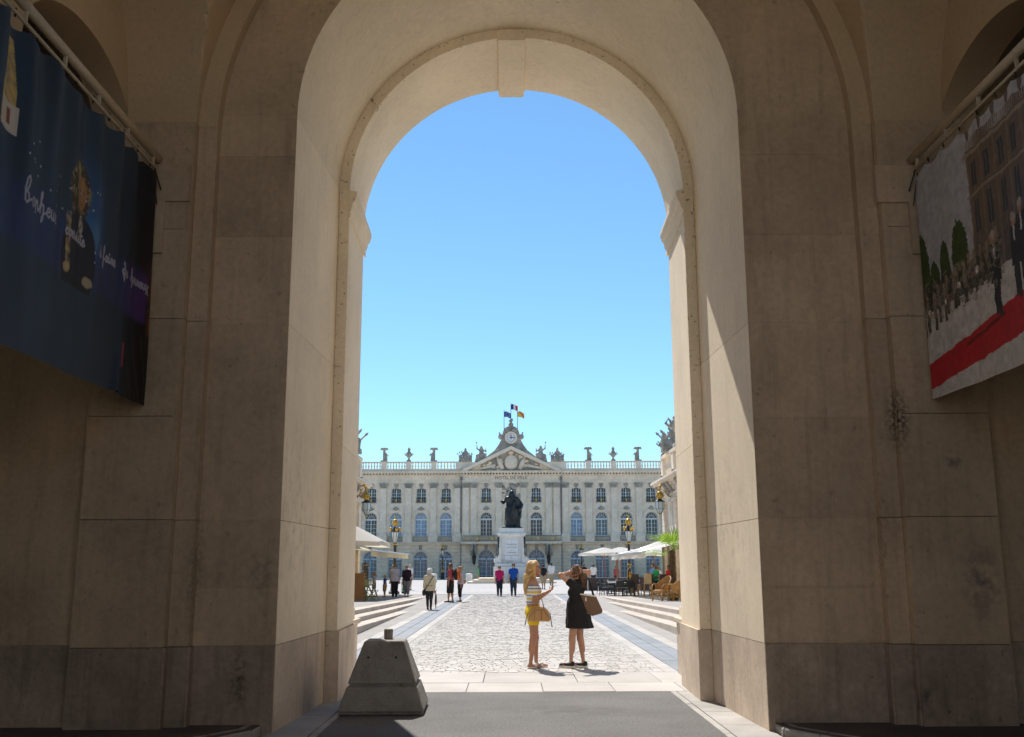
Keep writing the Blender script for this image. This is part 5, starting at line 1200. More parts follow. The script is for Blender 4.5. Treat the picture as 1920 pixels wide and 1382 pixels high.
P_('white-shirted man in pale trousers walking away across the square',3.4,86,176,1.84,[W('top','white',sl=.55,hem=.50,v=.016),W('pants','khaki',L=1.95,wide=.01,n='trousers'),W('shoes','char')],hair=('short',H['dark']),build=1.1,feet=((.05,-.08),(.05,.10)),vox=.028)
P_('person in black top and khaki shorts behind the blonde woman',2.3,72.8,172,1.74,[W('top','black',sl=.6,hem=.50),W('pants','khaki',L=1.0,wide=.014,n='shorts'),W('shoes','char')],hair=('short',H['dark']),skin=SK2,feet=((.05,-.07),(.05,.08)),vox=.026)
P_('woman with long dark hair and a black bag near the monument steps',1.42,85,170,1.68,[W('top','black',sl=.9,hem=.48),W('pants','grey',L=1.9,n='trousers'),W('shoes','char')],hair=('long',H['dark']),female=True,vox=.028)
P_('person in black T-shirt seen past the dress wearer’s head',6.15,86,180,1.75,[W('top','black',sl=.6,hem=.5),W('pants','khaki',L=1.,n='shorts'),W('shoes','char')],hair=('short',H['brown']),skin=SK2,vox=.03)
P_('person in white shirt walking beyond the right steps',6.62,82,175,1.72,[W('top','white',sl=.6,hem=.5),W('pants','navy',L=1.95,n='trousers'),W('shoes','char')],hair=('short',H['dark']),vox=.03)
# family on the left terrace
t,J,hp,Ht=P_('girl with cap and ponytail stepping along the left terrace',-7.72,57.5,-80,1.36,[W('top','pale',sl=.15,hem=.50),W('pants','grey',L=.55,wide=.012,n='shorts'),W('shoes','plum')],hair=('ponytail',H['sand']),female=True,child=True,feet=((.05,-.10),(.05,.11)))
hat(t,hp,Ht,C['sky'])
t,J,hp,Ht=P_('small boy in blue sleeveless shirt, khaki shorts and bright blue cap',-7.1,57.4,-60,1.2,[W('top','blue' if False else 'navy2' if 'navy2' in C else 'blue',sl=.1,hem=.48),W('pants','khaki',L=.9,wide=.018,n='shorts'),W('shoes','grey')],hair=('short',H['sand']),child=True)
hat(t,hp,Ht,C['capb'])
P_('tall man in pale blue-grey shirt and black trousers on the left terrace',-6.46,56.6,8,1.80,[W('top','pale',sl=.62,hem=.48,v=.02),W('pants','black',L=1.95,wide=.008,n='trousers'),W('shoes','brownl')],hair=('short',H['brown']),skin=SK2,build=1.18,feet=((.05,.08),(.05,-.09)),arms=swing(1),head_pitch=14)
P_('woman in dark plum top and grey cropped trousers on the left terrace',-5.8,56.6,0,1.74,[W('top','plum',sl=.75,hem=.50,v=.02),W('pants','grey',L=1.62,wide=.016,n='cropped_trousers'),W('shoes','brownl')],hair=('short',H['grey']),female=True,build=1.1,feet=((.05,-.03),(.05,.05)),head_pitch=14)
t,J,hp,Ht=P_('man in white cap and shirt standing beyond the litter bin',-7.15,72,-30,1.76,[W('top','white',sl=.6,hem=.5),W('pants','grey',L=1.,n='shorts'),W('shoes','char')],hair=('short',H['grey']),vox=.026)
hat(t,hp,Ht,C['white'])
# café guests
P_('waiter in blue shirt and black apron holding something, under the right awning',8.45,60.5,-70,1.80,[W('top','sky',sl=.7,hem=.52),W('skirt','black',top=.60,hem=.22,r=.10,n='apron'),W('pants','black',L=1.95,n='trousers'),W('shoes','char')],hair=('short',H['brown']),arms={'L':((.02,-.15,-.13),(.3,.8,-.3)),'R':((-.02,-.15,-.13),(-.3,.8,-.3))},vox=.026)
P_('woman in white top standing beside the blue-shirted waiter',8.85,61.2,-60,1.62,[W('top','white',sl=.5,hem=.5),W('pants','denim',L=1.95,n='jeans'),W('shoes','char')],hair=('ponytail',H['brown']),female=True,vox=.026)
P_('guest in bright red top seated near the palm',8.72,56.3,-60,1.68,[W('top','red2',sl=.6,hem=.5),W('pants','denim',L=1.95,n='jeans'),W('shoes','char')],hair=('bun',H['dark']),female=True,skin=SK2,sit=True,z=.02,vox=.026)
P_('guest in green top seated opposite the guest in red',8.2,57.6,120,1.68,[W('top','green',sl=.6,hem=.5),W('pants','denim',L=1.95,n='jeans'),W('shoes','char')],hair=('short',H['brown']),sit=True,z=.0,vox=.026)
P_('woman in teal dress standing in the far café area',8.25,71,60,1.68,[W('top','teal',sl=.2,hem=.5),W('skirt','teal',hem=.34,r=.11),W('shoes','char')],hair=('long',H['brown']),female=True,skin=SK2,vox=.028)
P_('boy in dark red shirt beyond the dark café chairs',7.95,77,-30,1.6,[W('top','red',sl=.6,hem=.5),W('pants','navy',L=1.,n='shorts'),W('shoes','char')],hair=('short',H['dark']),skin=SK2,vox=.028)
# ------------------------------------------------------------------ café furniture
rattan=mat('honey_rattan',(.52,.28,.09),.55,var=.2,vs=10,fine=.2,fs=50,bump=.4,bs=80); weave=mat('brown_weave',(.075,.05,.045),.7,var=.2,fine=.2,fs=50,bump=.4,bs=90); beige=mat('beige_weave',(.50,.38,.22),.75,var=.15,fine=.2,fs=50,bump=.4,bs=90)
dkw=mat('black_woven_plastic',(.03,.033,.035),.6,var=.2,fine=.2,fs=50,bump=.3,bs=80); alu=mat('brushed_aluminium',(.55,.56,.57),.35,var=.05,fine=.05,bump=0,metal=.8); oak=mat('light_oak',(.42,.25,.10),.55,var=.2,vs=4,fine=.15,fs=30,bump=.2)
mahog=mat('reddish_pole_wood',(.26,.10,.055),.5,var=.15,vs=5,fine=.1,bump=.1); canv=mat('white_canvas',(.74,.73,.71),.85,var=.05,vs=1.5,fine=.03,bump=.25,bs=8); canvc=mat('cream_canvas',(.74,.64,.44),.85,var=.06,vs=1.5,fine=.03,bump=.25,bs=8)
olive=mat('olive_green_metal',(.27,.28,.09),.5,var=.1,vs=6,fine=.1,bump=.05); board=mat('orange_brown_board',(.27,.115,.025),.6,var=.15,vs=3,fine=.1,bump=.1); potm=mat('olive_glazed_pot',(.10,.11,.035),.4,var=.2,vs=4,bump=.1); frond=mat('palm_leaf_green',(.20,.36,.035),.5,var=.25,vs=8,fine=.2,fs=30,bump=.1,spec=.4,tint=(.32,.50,.06)); bark=mat('fibrous_palm_bark',(.13,.075,.04),.95,var=.35,vs=12,fine=.3,fs=60,bump=1.,bs=40)
def translucent(m_,col,f):
    t=m_.node_tree; N=t.nodes; L=t.links; b=N['Principled BSDF']; o=[n for n in N if n.type=='OUTPUT_MATERIAL'][0]; tr=N.new('ShaderNodeBsdfTranslucent'); tr.inputs[0].default_value=(*col,1); mx=N.new('ShaderNodeMixShader'); mx.inputs[0].default_value=f
    L.new(b.outputs[0],mx.inputs[1]); L.new(tr.outputs[0],mx.inputs[2]); L.new(mx.outputs[0],o.inputs['Surface'])
translucent(canv,(.82,.76,.62),.5); translucent(canvc,(.80,.68,.42),.45); translucent(frond,(.36,.52,.05),.4)
glz=mat('olive_glazing_frame',(.24,.23,.15),.5,bump=0)
def z_t(x,y): return zt(y) if abs(x)>4.8 and y<62 else floor_z(y)
def chair(label,x,y,rz,m_=None,group='dark woven café chairs'):
    t=thing('cafe_chair',label,'chair',(x,y,z_t(x,y)+.002),R(rz),group); m_=m_ or dkw
    s=MB(); s.box(-.23,.23,-.23,.22,.42,.46); s.build('seat',m_,t,bevel=.015)
    b=MB(); b.add([(-.22,.19,.47),(.22,.19,.47),(.23,.27,.86),(-.23,.27,.86),(-.22,.22,.47),(.22,.22,.47),(.23,.30,.86),(-.23,.30,.86)],[(0,1,2,3),(7,6,5,4),(0,4,5,1),(1,5,6,2),(2,6,7,3),(3,7,4,0)]); b.build('backrest',m_,t,bevel=.02)
    for sx in (-1,1):
        for sy,yy in ((-1,-.2),(1,.2)): l=MB(); l.tube([(sx*.21,yy,.43),(sx*.235,yy*1.1,0)],.017,6); l.build('leg',alu if False else m_,t)
        a=MB(); a.tube([(sx*.225,-.2,.44),(sx*.25,-.2,.64),(sx*.25,.1,.66),(sx*.225,.24,.62)],.018,6); a.build('armrest',m_,t,True)
    return t
def dup(o,x,y,rz,label,dz=0): return copy_tree(o,None,(x,y,z_t(x,y)+.002+dz),R(rz),label)
c0=chair('black woven chair left of the row, turned sideways in front of the far tables',5.32,58.4,70)
dup(c0,5.72,59.6,110,'black woven chair behind the sideways one at the café’s left end')
dup(c0,6.05,56.9,180,'black woven chair with its back to the viewer, left of the brown bar stool')
dup(c0,6.42,58.8,175,'black woven chair in the middle of the dark café row')
dup(c0,6.52,57.0,200,'black woven chair just left of the brown bar stool, angled')
dup(c0,5.55,62.5,20,'black woven chair in the second row, far left of the café')
dup(c0,6.15,63.0,-20,'black woven chair in the second row under the pale parasol')
dup(c0,6.95,62.6,160,'black woven chair in the second row near the lamp post')
dup(c0,5.95,66.5,40,'black woven chair furthest back under the parasols')
dup(c0,7.1,67.0,-40,'black woven chair furthest back, right of the parasol pole')
def table(label,x,y,m_=dkw):
    t=thing('cafe_table',label,'table',(x,y,z_t(x,y)+.002),0,'small square café tables'); a=MB(); a.box(-.34,.34,-.34,.34,.71,.74); a.build('table_top',alu,t,bevel=.01); a=MB(); a.tube([(0,0,.02),(0,0,.71)],.035,8); a.build('column',m_,t); a=MB(); a.box(-.26,.26,-.04,.04,0,.03); a.box(-.04,.04,-.26,.26,.001,.031); a.build('foot',m_,t); return t
t0=table('square café table between the sideways and middle dark chairs',5.85,58.0)
dup(t0,6.3,57.85,0,'square café table just left of the brown bar stool')
dup(t0,6.1,62.2,0,'square café table in the second row'); dup(t0,6.6,66.4,0,'square café table furthest back under the parasols')
wl=thing('windbreak_screen','row of dark wicker planter screens at the back of the café','screen',(6.9,69,floor_z(69)))
for i in range(7): a=MB(); a.box(-2.4+i*.7,-2.4+i*.7+.66,-.15,.15,0,.85); a.build('screen_panel',weave,wl,bevel=.02)
def stool(label,x,y,rz,back,legs=oak):
    t=thing('bar_stool',label,'bar stool',(x,y,z_t(x,y)+.002),R(rz),'high-backed bar stools'); s=MB(); s.box(-.21,.21,-.22,.2,.66,.74); s.build('seat',back,t,bevel=.02); b=MB(); b.box(-.21,.21,.16,.21,.70,1.2); b.build('backrest',back,t,bevel=.02)
    for sx in (-1,1):
        for sy in (-1,1): l=MB(); l.bar((sx*.18,sy*.17,.67),(sx*.205,sy*.2,0),.045); l.build('leg',legs,t)
    for z,sy in ((.28,-1),(.22,1)): l=MB(); l.bar((-.19,sy*.19,z),(.19,sy*.19,z),.03); l.build('rail',legs,t)
    for sx in (-1,1): l=MB(); l.bar((sx*.2,-.19,.34),(sx*.2,.19,.34),.03); l.build('rail',legs,t)
    return t
s0=stool('brown woven high-backed bar stool nearest the centre, seen from behind',6.92,57.2,182,weave)
dup(s0,7.2,58.7,150,'brown woven bar stool half hidden behind the nearest brown one')
stool('beige woven high-backed bar stool between the brown ones, seen from behind',7.52,56.3,178,beige)
dup(s0,8.28,56.2,200,'dark bar stool left of the palm, beside the seated guests'); dup(s0,8.72,56.9,170,'dark bar stool closest to the palm trunk, under the guest in red'); dup(s0,8.15,58.3,20,'dark bar stool behind the beige one at the high table')
t=thing('high_table','narrow dark high table behind the bar stools','table',(7.75,57.6,z_t(7.75,57.6)+.002)); a=MB(); a.box(-.9,.9,-.25,.25,1.02,1.06); a.build('table_top',weave,t)
for sx in (-.8,.8):
    for sy in (-.2,.2): a=MB(); a.bar((sx,sy,0),(sx,sy,1.02),.05); a.build('leg',dkw,t)
m=MB(); m.lathe([(.05,0),(.06,.15),(.02,.16)],(0,0,0),8)
t=thing('menu_easel','black folded menu board standing on the high table','menu board',(8.15,57.6,z_t(8,57.6)+1.064)); a=MB(); a.bar((-.13,0,0),(0,.02,.42),.03,.02); a.bar((.13,0,0),(0,.02,.42),.03,.02); a.bar((0,.12,0),(0,.02,.4),.02); a.build('frame',iron,t)
def rattan_chair(label,x,y,rz):
    t=thing('rattan_armchair',label,'armchair',(x,y,z_t(x,y)+.002),R(rz),'rattan armchairs'); s=MB(); s.lathe([(.30,.36),(.31,.40),(.29,.43)],(0,-.02,0),16); s.build('seat',rattan,t,True)
    P=np.zeros((17,7,3))
    for i in range(17):
        a=PI*(-.12+1.24*i/16)
        for j in range(7):
            v=j/6; top=.64+.32*max(math.sin(a),0)**1.2; r=.29+.05*v; P[i,j]=(r*math.cos(a),r*math.sin(a)*1.0,.42+(top-.42)*v)
    bk=MB()
    for i in range(17): bk.tube([P[i,j] for j in range(7)],.007,4)
    for j in range(0,7): bk.tube([P[i,j] for i in range(17)],.008 if j<6 else .02,5)
    bk.grid(P+np.array([0,.004,0])); bk.build('woven_back',rattan,t,True)
    for sx in (-1,1):
        for yy in (-.22,.2): l=MB(); l.tube([(sx*.26,yy,.40),(sx*.29,yy*1.15,.2),(sx*.29,yy*1.25,0)],.022,6); l.build('leg',rattan,t,True)
        l=MB(); l.tube([(sx*.29,-.24,.02),(sx*.31,-.27,.5),(sx*.33,-.2,.64),(sx*.33,.0,.66)],.02,6); l.build('arm',rattan,t,True)
        l=MB(); l.tube([(sx*.28,-.24,.1),(sx*.29,.22,.34)],.012,5); l.tube([(sx*.28,-.24,.34),(sx*.29,.22,.1)],.012,5); l.build('cross_brace',rattan,t)
    ap=MB(); ap.lathe([(.30,.30),(.305,.36),(.30,.37)],(0,-.02,0),16); ap.build('seat_apron',rattan,t,True)
    return t
r0=rattan_chair('rattan armchair on the right terrace edge, left of its twin and facing left',6.45,43.6,-60); r0.scale=(1.1,1.1,1.08)
dup(r0,7.0,43.2,-120,'rattan armchair partly cut off by the right jamb')
# palm in pot
pl=thing('potted_palm','fan palm with bright green leaves in an olive pot beside the right jamb','palm tree',(7.08,44.6,zt(44.6)))
m=MB(); m.lathe([(.20,0),(.28,.2),(.34,.48),(.33,.55),(.29,.55),(.28,.5)],(0,0,0),18); m.build('pot',potm,pl,True)
pts=[(0.02*math.sin(z*3),0,z) for z in np.linspace(.45,2.15,18)]
m=MB(); m.tube(pts,[.11+.018*(i%2)-.001*i for i in range(18)],10); tr=m.build('trunk',bark,pl)
f=MB()
for i in range(160):
    z=random.uniform(.5,2.1); a=random.uniform(0,2*PI); f.tube([(.1*math.cos(a),.1*math.sin(a),z),(.17*math.cos(a+.3),.17*math.sin(a+.3),z+random.uniform(.02,.14))],[.012,.002],3)
stuff(f.build('trunk_fibre',bark,pl))
random.seed(5)
for i in range(15):
    a=2*PI*i*.382; el=[.35,.7,1.0,1.25,.05][i%5]+random.uniform(-.1,.1); d=np.array([math.cos(a)*math.cos(el),math.sin(a)*math.cos(el),math.sin(el)]); L_=random.uniform(.40,.85); b0=np.array([.02,0,2.12]); b1=b0+d*L_-np.array([0,0,.06])
    st_=MB(); st_.tube([b0,b0+d*L_*.5,b1],[.012,.009,.007],5)
    side=np.cross(d,[0,0,1]); side/=np.linalg.norm(side)+1e-9; nrm=np.cross(side,d); R_=random.uniform(.55,.80); nl=13
    lf=MB()
    for k in range(nl):
        th_=(-1.55+3.1*k/(nl-1)); dr=math.cos(th_)*d+math.sin(th_)*side; r=R_*(.75+.25*math.cos(th_*.7))
        w=.024; pp=np.cross(dr,nrm); p1=b1+dr*r*.55+nrm*.03; p2=b1+dr*r*random.uniform(.85,1.1)-np.array([0,0,.02+.14*random.random()])
        lf.add([b1-pp*.004,b1+pp*.004,p1+pp*w,p1-pp*w,p2],[(0,1,2,3),(3,2,4)])
    o=lf.build('leaf_fan',frond,pl); st_.build('leaf_stalk',frond,o)
# parasols
def parasol(label,x,y,rz,half,ze,za,m_,pole,under=None,val=.18,group='white café parasols'):
    t=thing('parasol',label,'parasol',(x,y,z_t(x,y)+.0),R(rz),group); m=MB(); m.tube([(0,0,0),(0,0,za)],.04,8); m.build('pole',pole,t)
    n=8; P=np.zeros((4*n+1,7,3))
    for i in range(4*n+1):
        q=i%(4*n); s=q//n; u=(q%n)/n; c=[(-1,-1),(1,-1),(1,1),(-1,1)]; A=np.array(c[s]);B=np.array(c[(s+1)%4]); e=A+(B-A)*u; sag=.10*math.sin(PI*u)
        for j in range(7):
            v=j/6; P[i,j]=(e[0]*half*v*(1-.05*math.sin(PI*u)*v),e[1]*half*v*(1-.05*math.sin(PI*u)*v),za-(za-ze)*v+ (sag*.8*v*v)*1)
    m=MB(); m.grid(P); cn=m.build('canopy',m_,t,True)
    v=MB()
    V=np.stack([P[:,6],P[:,6]-np.array([0,0,val])],1); V[::2,1,2]+=.02; v.grid(V); v.build('valance',m_,cn)
    r=MB()
    for sx in (-1,1):
        for sy in (-1,1): r.bar((0,0,za-.05),(sx*half*.97,sy*half*.97,ze-.03),.03); r.bar((0,0,za-.75),(sx*half*.5,sy*half*.5,(za+ze)/2-.05),.025)
    for sx,sy in ((1,0),(-1,0),(0,1),(0,-1)): r.bar((0,0,za-.05),(sx*half*.93,sy*half*.93,ze+.05),.025)
    r.build('ribs',oak,t); b=MB(); b.box(-.35,.35,-.35,.35,0,.09); b.build('base',dkw,t); k=MB(); k.ball((0,0,za+.05),.06,.06,.08); k.build('finial',oak,t); return t
parasol('white parasol furthest left on the right café terrace, at its far end',7.15,78,20,1.5,2.52,3.02,canv,mahog)
parasol('white parasol just right of the leftmost one, further away',8.75,81,10,1.55,2.62,3.1,canv,mahog)
parasol('white parasol half hidden under the right awning, nearer the low building',9.7,69,0,1.7,2.4,3.0,canv,mahog)
parasol('wide cream-lined parasol at the left jamb, above the postcard rack',-8.55,50.5,0,2.25,2.75,4.0,canv,oak,val=.22,group='parasols on the left terrace')
for x,y,lab in ((6.85,66.0,'reddish-brown parasol pole beside the far dark chairs'),(7.55,72,'reddish-brown parasol pole between the far chairs and the lamp post')):
    m=MB(); m.tube([(0,0,0),(0,0,2.5)],.045,8); m.lathe([(.3,0),(.3,.08),(.06,.1)],(0,0,0),10); o=m.build('parasol_pole',mahog,None,False,(x,y,floor_z(y))); tag(o,lab,'pole','bare parasol poles')
# awnings
def awning(label,s,x0,z0,x1,z1,ya,yb,m_,mu,drop=.3):
    t=thing('awning',label,'awning',(s*x1,(ya+yb)/2,z1)); o=np.array([s*x1,(ya+yb)/2,z1]); n=9; P=np.zeros((n,15,3))
    for i in range(n):
        for j in range(15):
            u=i/(n-1);v=j/14; P[i,j]=np.array([s*(x1+(x0-x1)*u),ya+(yb-ya)*v,z1+(z0-z1)*u-.10*math.sin(PI*u)-.03*math.sin(v*PI*5)**2*u])-o
    m=MB(); m.grid(P); m.build('canopy',m_,t,True); v=MB(); E=P[-1]; V=np.stack([E,E-np.array([0,0,drop])],1); V[1::2,1,2]+=.03; V[:,1,0]+=s*.03*np.sin(np.arange(15)*1.3); v.grid(V); v.build('valance',m_,t)
    fb=MB(); fb.tube([E[0],E[-1]],.04,8); fb.build('front_bar',alu,t)
    for v_ in (.2,.8):
        a=MB(); y=ya+(yb-ya)*v_-o[1]; e=np.array([s*(x0)-o[0],y,z0-z1]); a.tube([(0,y,-.15),(e[0]*.55,y-.25 if v_<.5 else y+.25,e[2]*.55-.1),tuple(e)],.03,6); a.build('folding_arm',alu,t)
    return t
awning('long white awning with hanging valance over the right café, sloping to the left',1,6.15,2.32,9.2,3.25,46.5,62,canv,canvc)
awning('cream awning over the left terrace with hanging corner valance, below the parasol',-1,6.35,2.42,9.2,2.85,46,62.5,canvc,canvc,.28)
# glazed café front under the right awning
t=thing('glazed_porch','olive framed glass porch in front of the right building','porch',(8.9,52,zt(52)))
for i in range(6):
    a=MB(); a.box(-.06,.06,-2.6+i*2.0-.05,-2.6+i*2.0+.05,0,2.75); a.build('post',glz,t)
a=MB(); a.box(-.07,.07,-2.7,7.5,2.7,2.82); a.build('beam',glz,t)
# left terrace furniture
def bistro(label,x,y,rz):
    t=thing('folding_chair',label,'chair',(x,y,z_t(x,y)+.002),R(rz),'olive folding chairs')
    for k in range(5): s=MB(); s.box(-.2,.2,-.2+k*.082,-.2+k*.082+.07,.44,.455); s.build('seat_slat',olive,t)
    for z in (.66,.75,.84): s=MB(); s.box(-.2,.2,.20+(z-.66)*.2,.22+(z-.66)*.2,z,z+.075); s.build('back_slat',olive,t)
    for sx in (-1,1):
        l=MB(); l.bar((sx*.21,-.22,0),(sx*.21,.24,.92),.022); l.build('leg',olive,t); l=MB(); l.bar((sx*.19,.24,0),(sx*.19,-.2,.46),.022); l.build('leg',olive,t)
    return t
b0=bistro('olive folding chair nearest the orange board',-6.75,46.4,200)
dup(b0,-7.0,47.6,170,'olive folding chair just behind the nearest one, back to the viewer'); dup(b0,-6.45,47.0,95,'olive folding chair seen from the side, right of the table'); dup(b0,-7.15,49.2,20,'olive folding chair at the far side of the round table'); dup(b0,-6.72,49.6,60,'olive folding chair farthest back on the left terrace')
t=thing('round_table','small round olive bistro table among the folding chairs','table',(-6.78,48.0,zt(48)+.002)); m=MB(); m.lathe([(.35,.71),(.36,.72),(.35,.735)],(0,0,0),18); m.build('table_top',olive,t)
for k in range(3):
    a=2*PI*k/3; m=MB(); m.bar((.3*math.cos(a),.3*math.sin(a),0),(-.2*math.cos(a),-.2*math.sin(a),.71),.022); m.build('leg',olive,t)
m=MB(); m.lathe([(.03,0),(.045,.06),(.05,.14),(.03,.15)],(0,0,0),8); o=m.build('red_jar',C['red2'],None,True,(-6.75,47.9,zt(48)+.737)); tag(o,'small red jar on the round bistro table','jar')
t=thing('sandwich_board','orange-brown wooden A-frame board standing at the left jamb','sign board',(-6.72,45.0,zt(45)+.002),R(8))
for s in (-1,1): m=MB(); m.add([(-.28,s*.28,.08),(.28,s*.28,.08),(.22,s*.02,1.22),(-.22,s*.02,1.22),(-.28,s*.28+.02,.08),(.28,s*.28+.02,.08),(.22,s*.02+.02,1.22),(-.22,s*.02+.02,1.22)],[(0,1,2,3),(7,6,5,4),(0,4,5,1),(1,5,6,2),(2,6,7,3),(3,7,4,0)]); m.build('panel',board,t)
m=MB()
for sx in (-.24,.24):
    for s in (-1,1): m.bar((sx,s*.285+.01,0),(sx*.99,s*.27+.01,.12),.06,.03)
m.build('feet',board,t)
t=thing('postcard_rack','tall narrow postcard rack with rows of cards on the left terrace','display rack',(-8.05,56.2,zt(56)+.002)); m=MB(); m.tube([(0,0,0),(0,0,1.9)],.03,6); m.lathe([(.28,0),(.28,.03),(.04,.05)],(0,0,0),12); m.build('post',iron,t); m=MB(); m.box(-.17,.17,-.15,.15,.55,1.85); m.build('rack_body',weave,t)
cc=[mat('card_%d'%i,c,.6,var=.3,vs=9,fine=.2,bump=0) for i,c in enumerate(((.5,.5,.5),(.25,.2,.18),(.12,.18,.3),(.35,.3,.2)))]
for r_ in range(8):
    for k in range(3):
        for face in (0,1):
            m=MB()
            if face==0: m.box(-.15+k*.105,-.06+k*.105,-.17,-.155,.6+r_*.155,.72+r_*.155)
            else: m.box(.175,.19,-.14+k*.1,-.05+k*.1,.6+r_*.155,.72+r_*.155)
            m.build('postcard',random.choice(cc),t)
t=thing('litter_bin','white cylindrical litter bin with green print beside the woman in plum','litter bin',(-6.75,64.5,floor_z(64.5))); m=MB(); m.lathe([(.20,.12),(.24,.9),(.26,.95),(.22,.97)],(0,0,0),16); m.build('bin_body',white,t,True); m=MB(); m.lathe([(.17,0),(.19,.12)],(0,0,0),14); m.build('foot',dkw,t); m=MB(); m.lathe([(.12,.97),(.10,1.02),(.03,1.08)],(0,0,0),12); m.build('lid',lead,t)
m=MB()
for i in range(9):
    a=-1.9+random.uniform(-.25,.9); z=random.uniform(.2,.5); m.ball((.225*math.cos(a),.225*math.sin(a),z),.05,.02,.06,6,4)
m.build('green_print',C['green'],t)

# ------------------------------------------------------------------ banners
def seg_dist(Y,Z,pts):
    d=np.full(Y.shape,9.)
    for (a,b),(c,e) in zip(pts[:-1],pts[1:]):
        L=(c-a)**2+(e-b)**2+1e-9; h=np.clip(((Y-a)*(c-a)+(Z-b)*(e-b))/L,0,1); d=np.minimum(d,np.hypot(Y-a-h*(c-a),Z-b-h*(e-b)))
    return d
# handwriting strokes on a unit grid: x 0..w, baseline 0, x-height 1, ascender 2.2
GL={'B':(1.5,[[(.2,.3),(.1,1.2),(.3,2.2),(.6,2.5),(.8,2.2),(.6,1.5),(.3,.9)],[(.2,.1),(.5,-.1),(.8,.2),(.7,.8),(.45,.9)],[(.8,.2),(1.4,.5)]]),
 'o':(.9,[[(.5,.9),(.2,.8),(.15,.3),(.4,.0),(.7,.3),(.65,.8),(.5,.9),(.9,.6)]]),'n':(1.0,[[(.1,.9),(.15,0),(.2,.6),(.5,.95),(.6,.5),(.65,0),(1.,.3)]]),
 'h':(1.15,[[(.0,.3),(.35,1.6),(.35,2.1),(.18,1.9),(.15,0)],[(.15,.4),(.4,.95),(.65,.85),(.7,.3),(.65,-.5),(.45,-.8),(.5,-.3),(.8,.1),(1.15,.3)]]),'e':(.8,[[(.1,.4),(.6,.6),(.5,.95),(.2,.8),(.15,.2),(.45,0),(.8,.3)]]),
 'u':(1.0,[[(.1,.9),(.15,.2),(.4,0),(.65,.4),(.7,.9),(.72,.1),(1.,.2)]]),'r':(.8,[[(.1,.2),(.3,1.0),(.35,.8),(.6,.85),(.5,.1),(.8,.2)]]),'c':(.75,[[(.65,.85),(.35,.95),(.15,.5),(.35,.0),(.75,.25)]]),
 's':(.75,[[(.1,.2),(.45,1.0),(.6,.4),(.3,0),(.15,.15)],[(.5,.1),(.75,.3)]]),'i':(.5,[[(.1,.9),(.2,.1),(.5,.3)],[(.15,1.35),(.2,1.42)]]),'t':(.7,[[(.35,1.9),(.3,.2),(.5,0),(.7,.2)],[(.0,1.25),(.75,1.35)]]),
 'a':(.95,[[(.65,.85),(.3,.9),(.12,.4),(.3,.0),(.6,.4),(.68,.9),(.7,.1),(.95,.25)]]),'f':(.9,[[(.1,.3),(.6,1.6),(.5,2.2),(.3,1.8),(.3,-.6),(.2,-1.1),(.05,-.7),(.6,.3),(.9,.3)]]),'d':(1.0,[[(.6,.85),(.25,.9),(.1,.4),(.3,0),(.6,.4)],[(.55,2.0),(.7,1.2),(.68,.1),(1.,.3)],[(.3,-.1),(.5,-.9),(.7,-.2)]]),'x':(.9,[[(.1,.9),(.7,-.6)],[(.75,.9),(.3,.1),(.1,-.5)]]),' ':(.7,[])}
def handwriting(txt,y0,z0,sc,Y,Z):
    d=np.full(Y.shape,9.); x=0.
    for ch in txt:
        if ch=='à':
            w,st=GL['a']; st=st+[[(.3,1.6),(.55,1.3)]]
        else: w,st=GL[ch]
        for s in st: d=np.minimum(d,seg_dist(Y,Z,[(y0+(x+a)*sc,z0+b*sc) for a,b in s]))
        x+=w
    return d,y0+x*sc
def nz(Y,Z,f,seed=0): return .5+.5*np.sin(Y*f+seed+1.7*np.sin(Z*f*.8+seed*2))*np.sin(Z*f*1.13+1.3*np.sin(Y*f*.9+seed))
def mixm(Cc,m,col): m=np.clip(m,0,1)[...,None]; return Cc*(1-m)+np.array(col)*m
def sm(a,b,x): t=np.clip((x-a)/(b-a),0,1); return t*t*(3-2*t)
_g=np.random.default_rng(3).random((64,64))
def vnoise(Y,Z,f):
    a=Y*f;b=Z*f;i=np.floor(a).astype(int);j=np.floor(b).astype(int);u=a-i;v=b-j;u=u*u*(3-2*u);v=v*v*(3-2*v);G=lambda p,q:_g[p%64,q%64]
    return (G(i,j)*(1-u)+G(i+1,j)*u)*(1-v)+(G(i,j+1)*(1-u)+G(i+1,j+1)*u)*v
def fbm(Y,Z,f): return (vnoise(Y,Z,f)*.5+vnoise(Y+3.1,Z,f*2.1)*.3+vnoise(Y,Z+5.7,f*4.3)*.2)
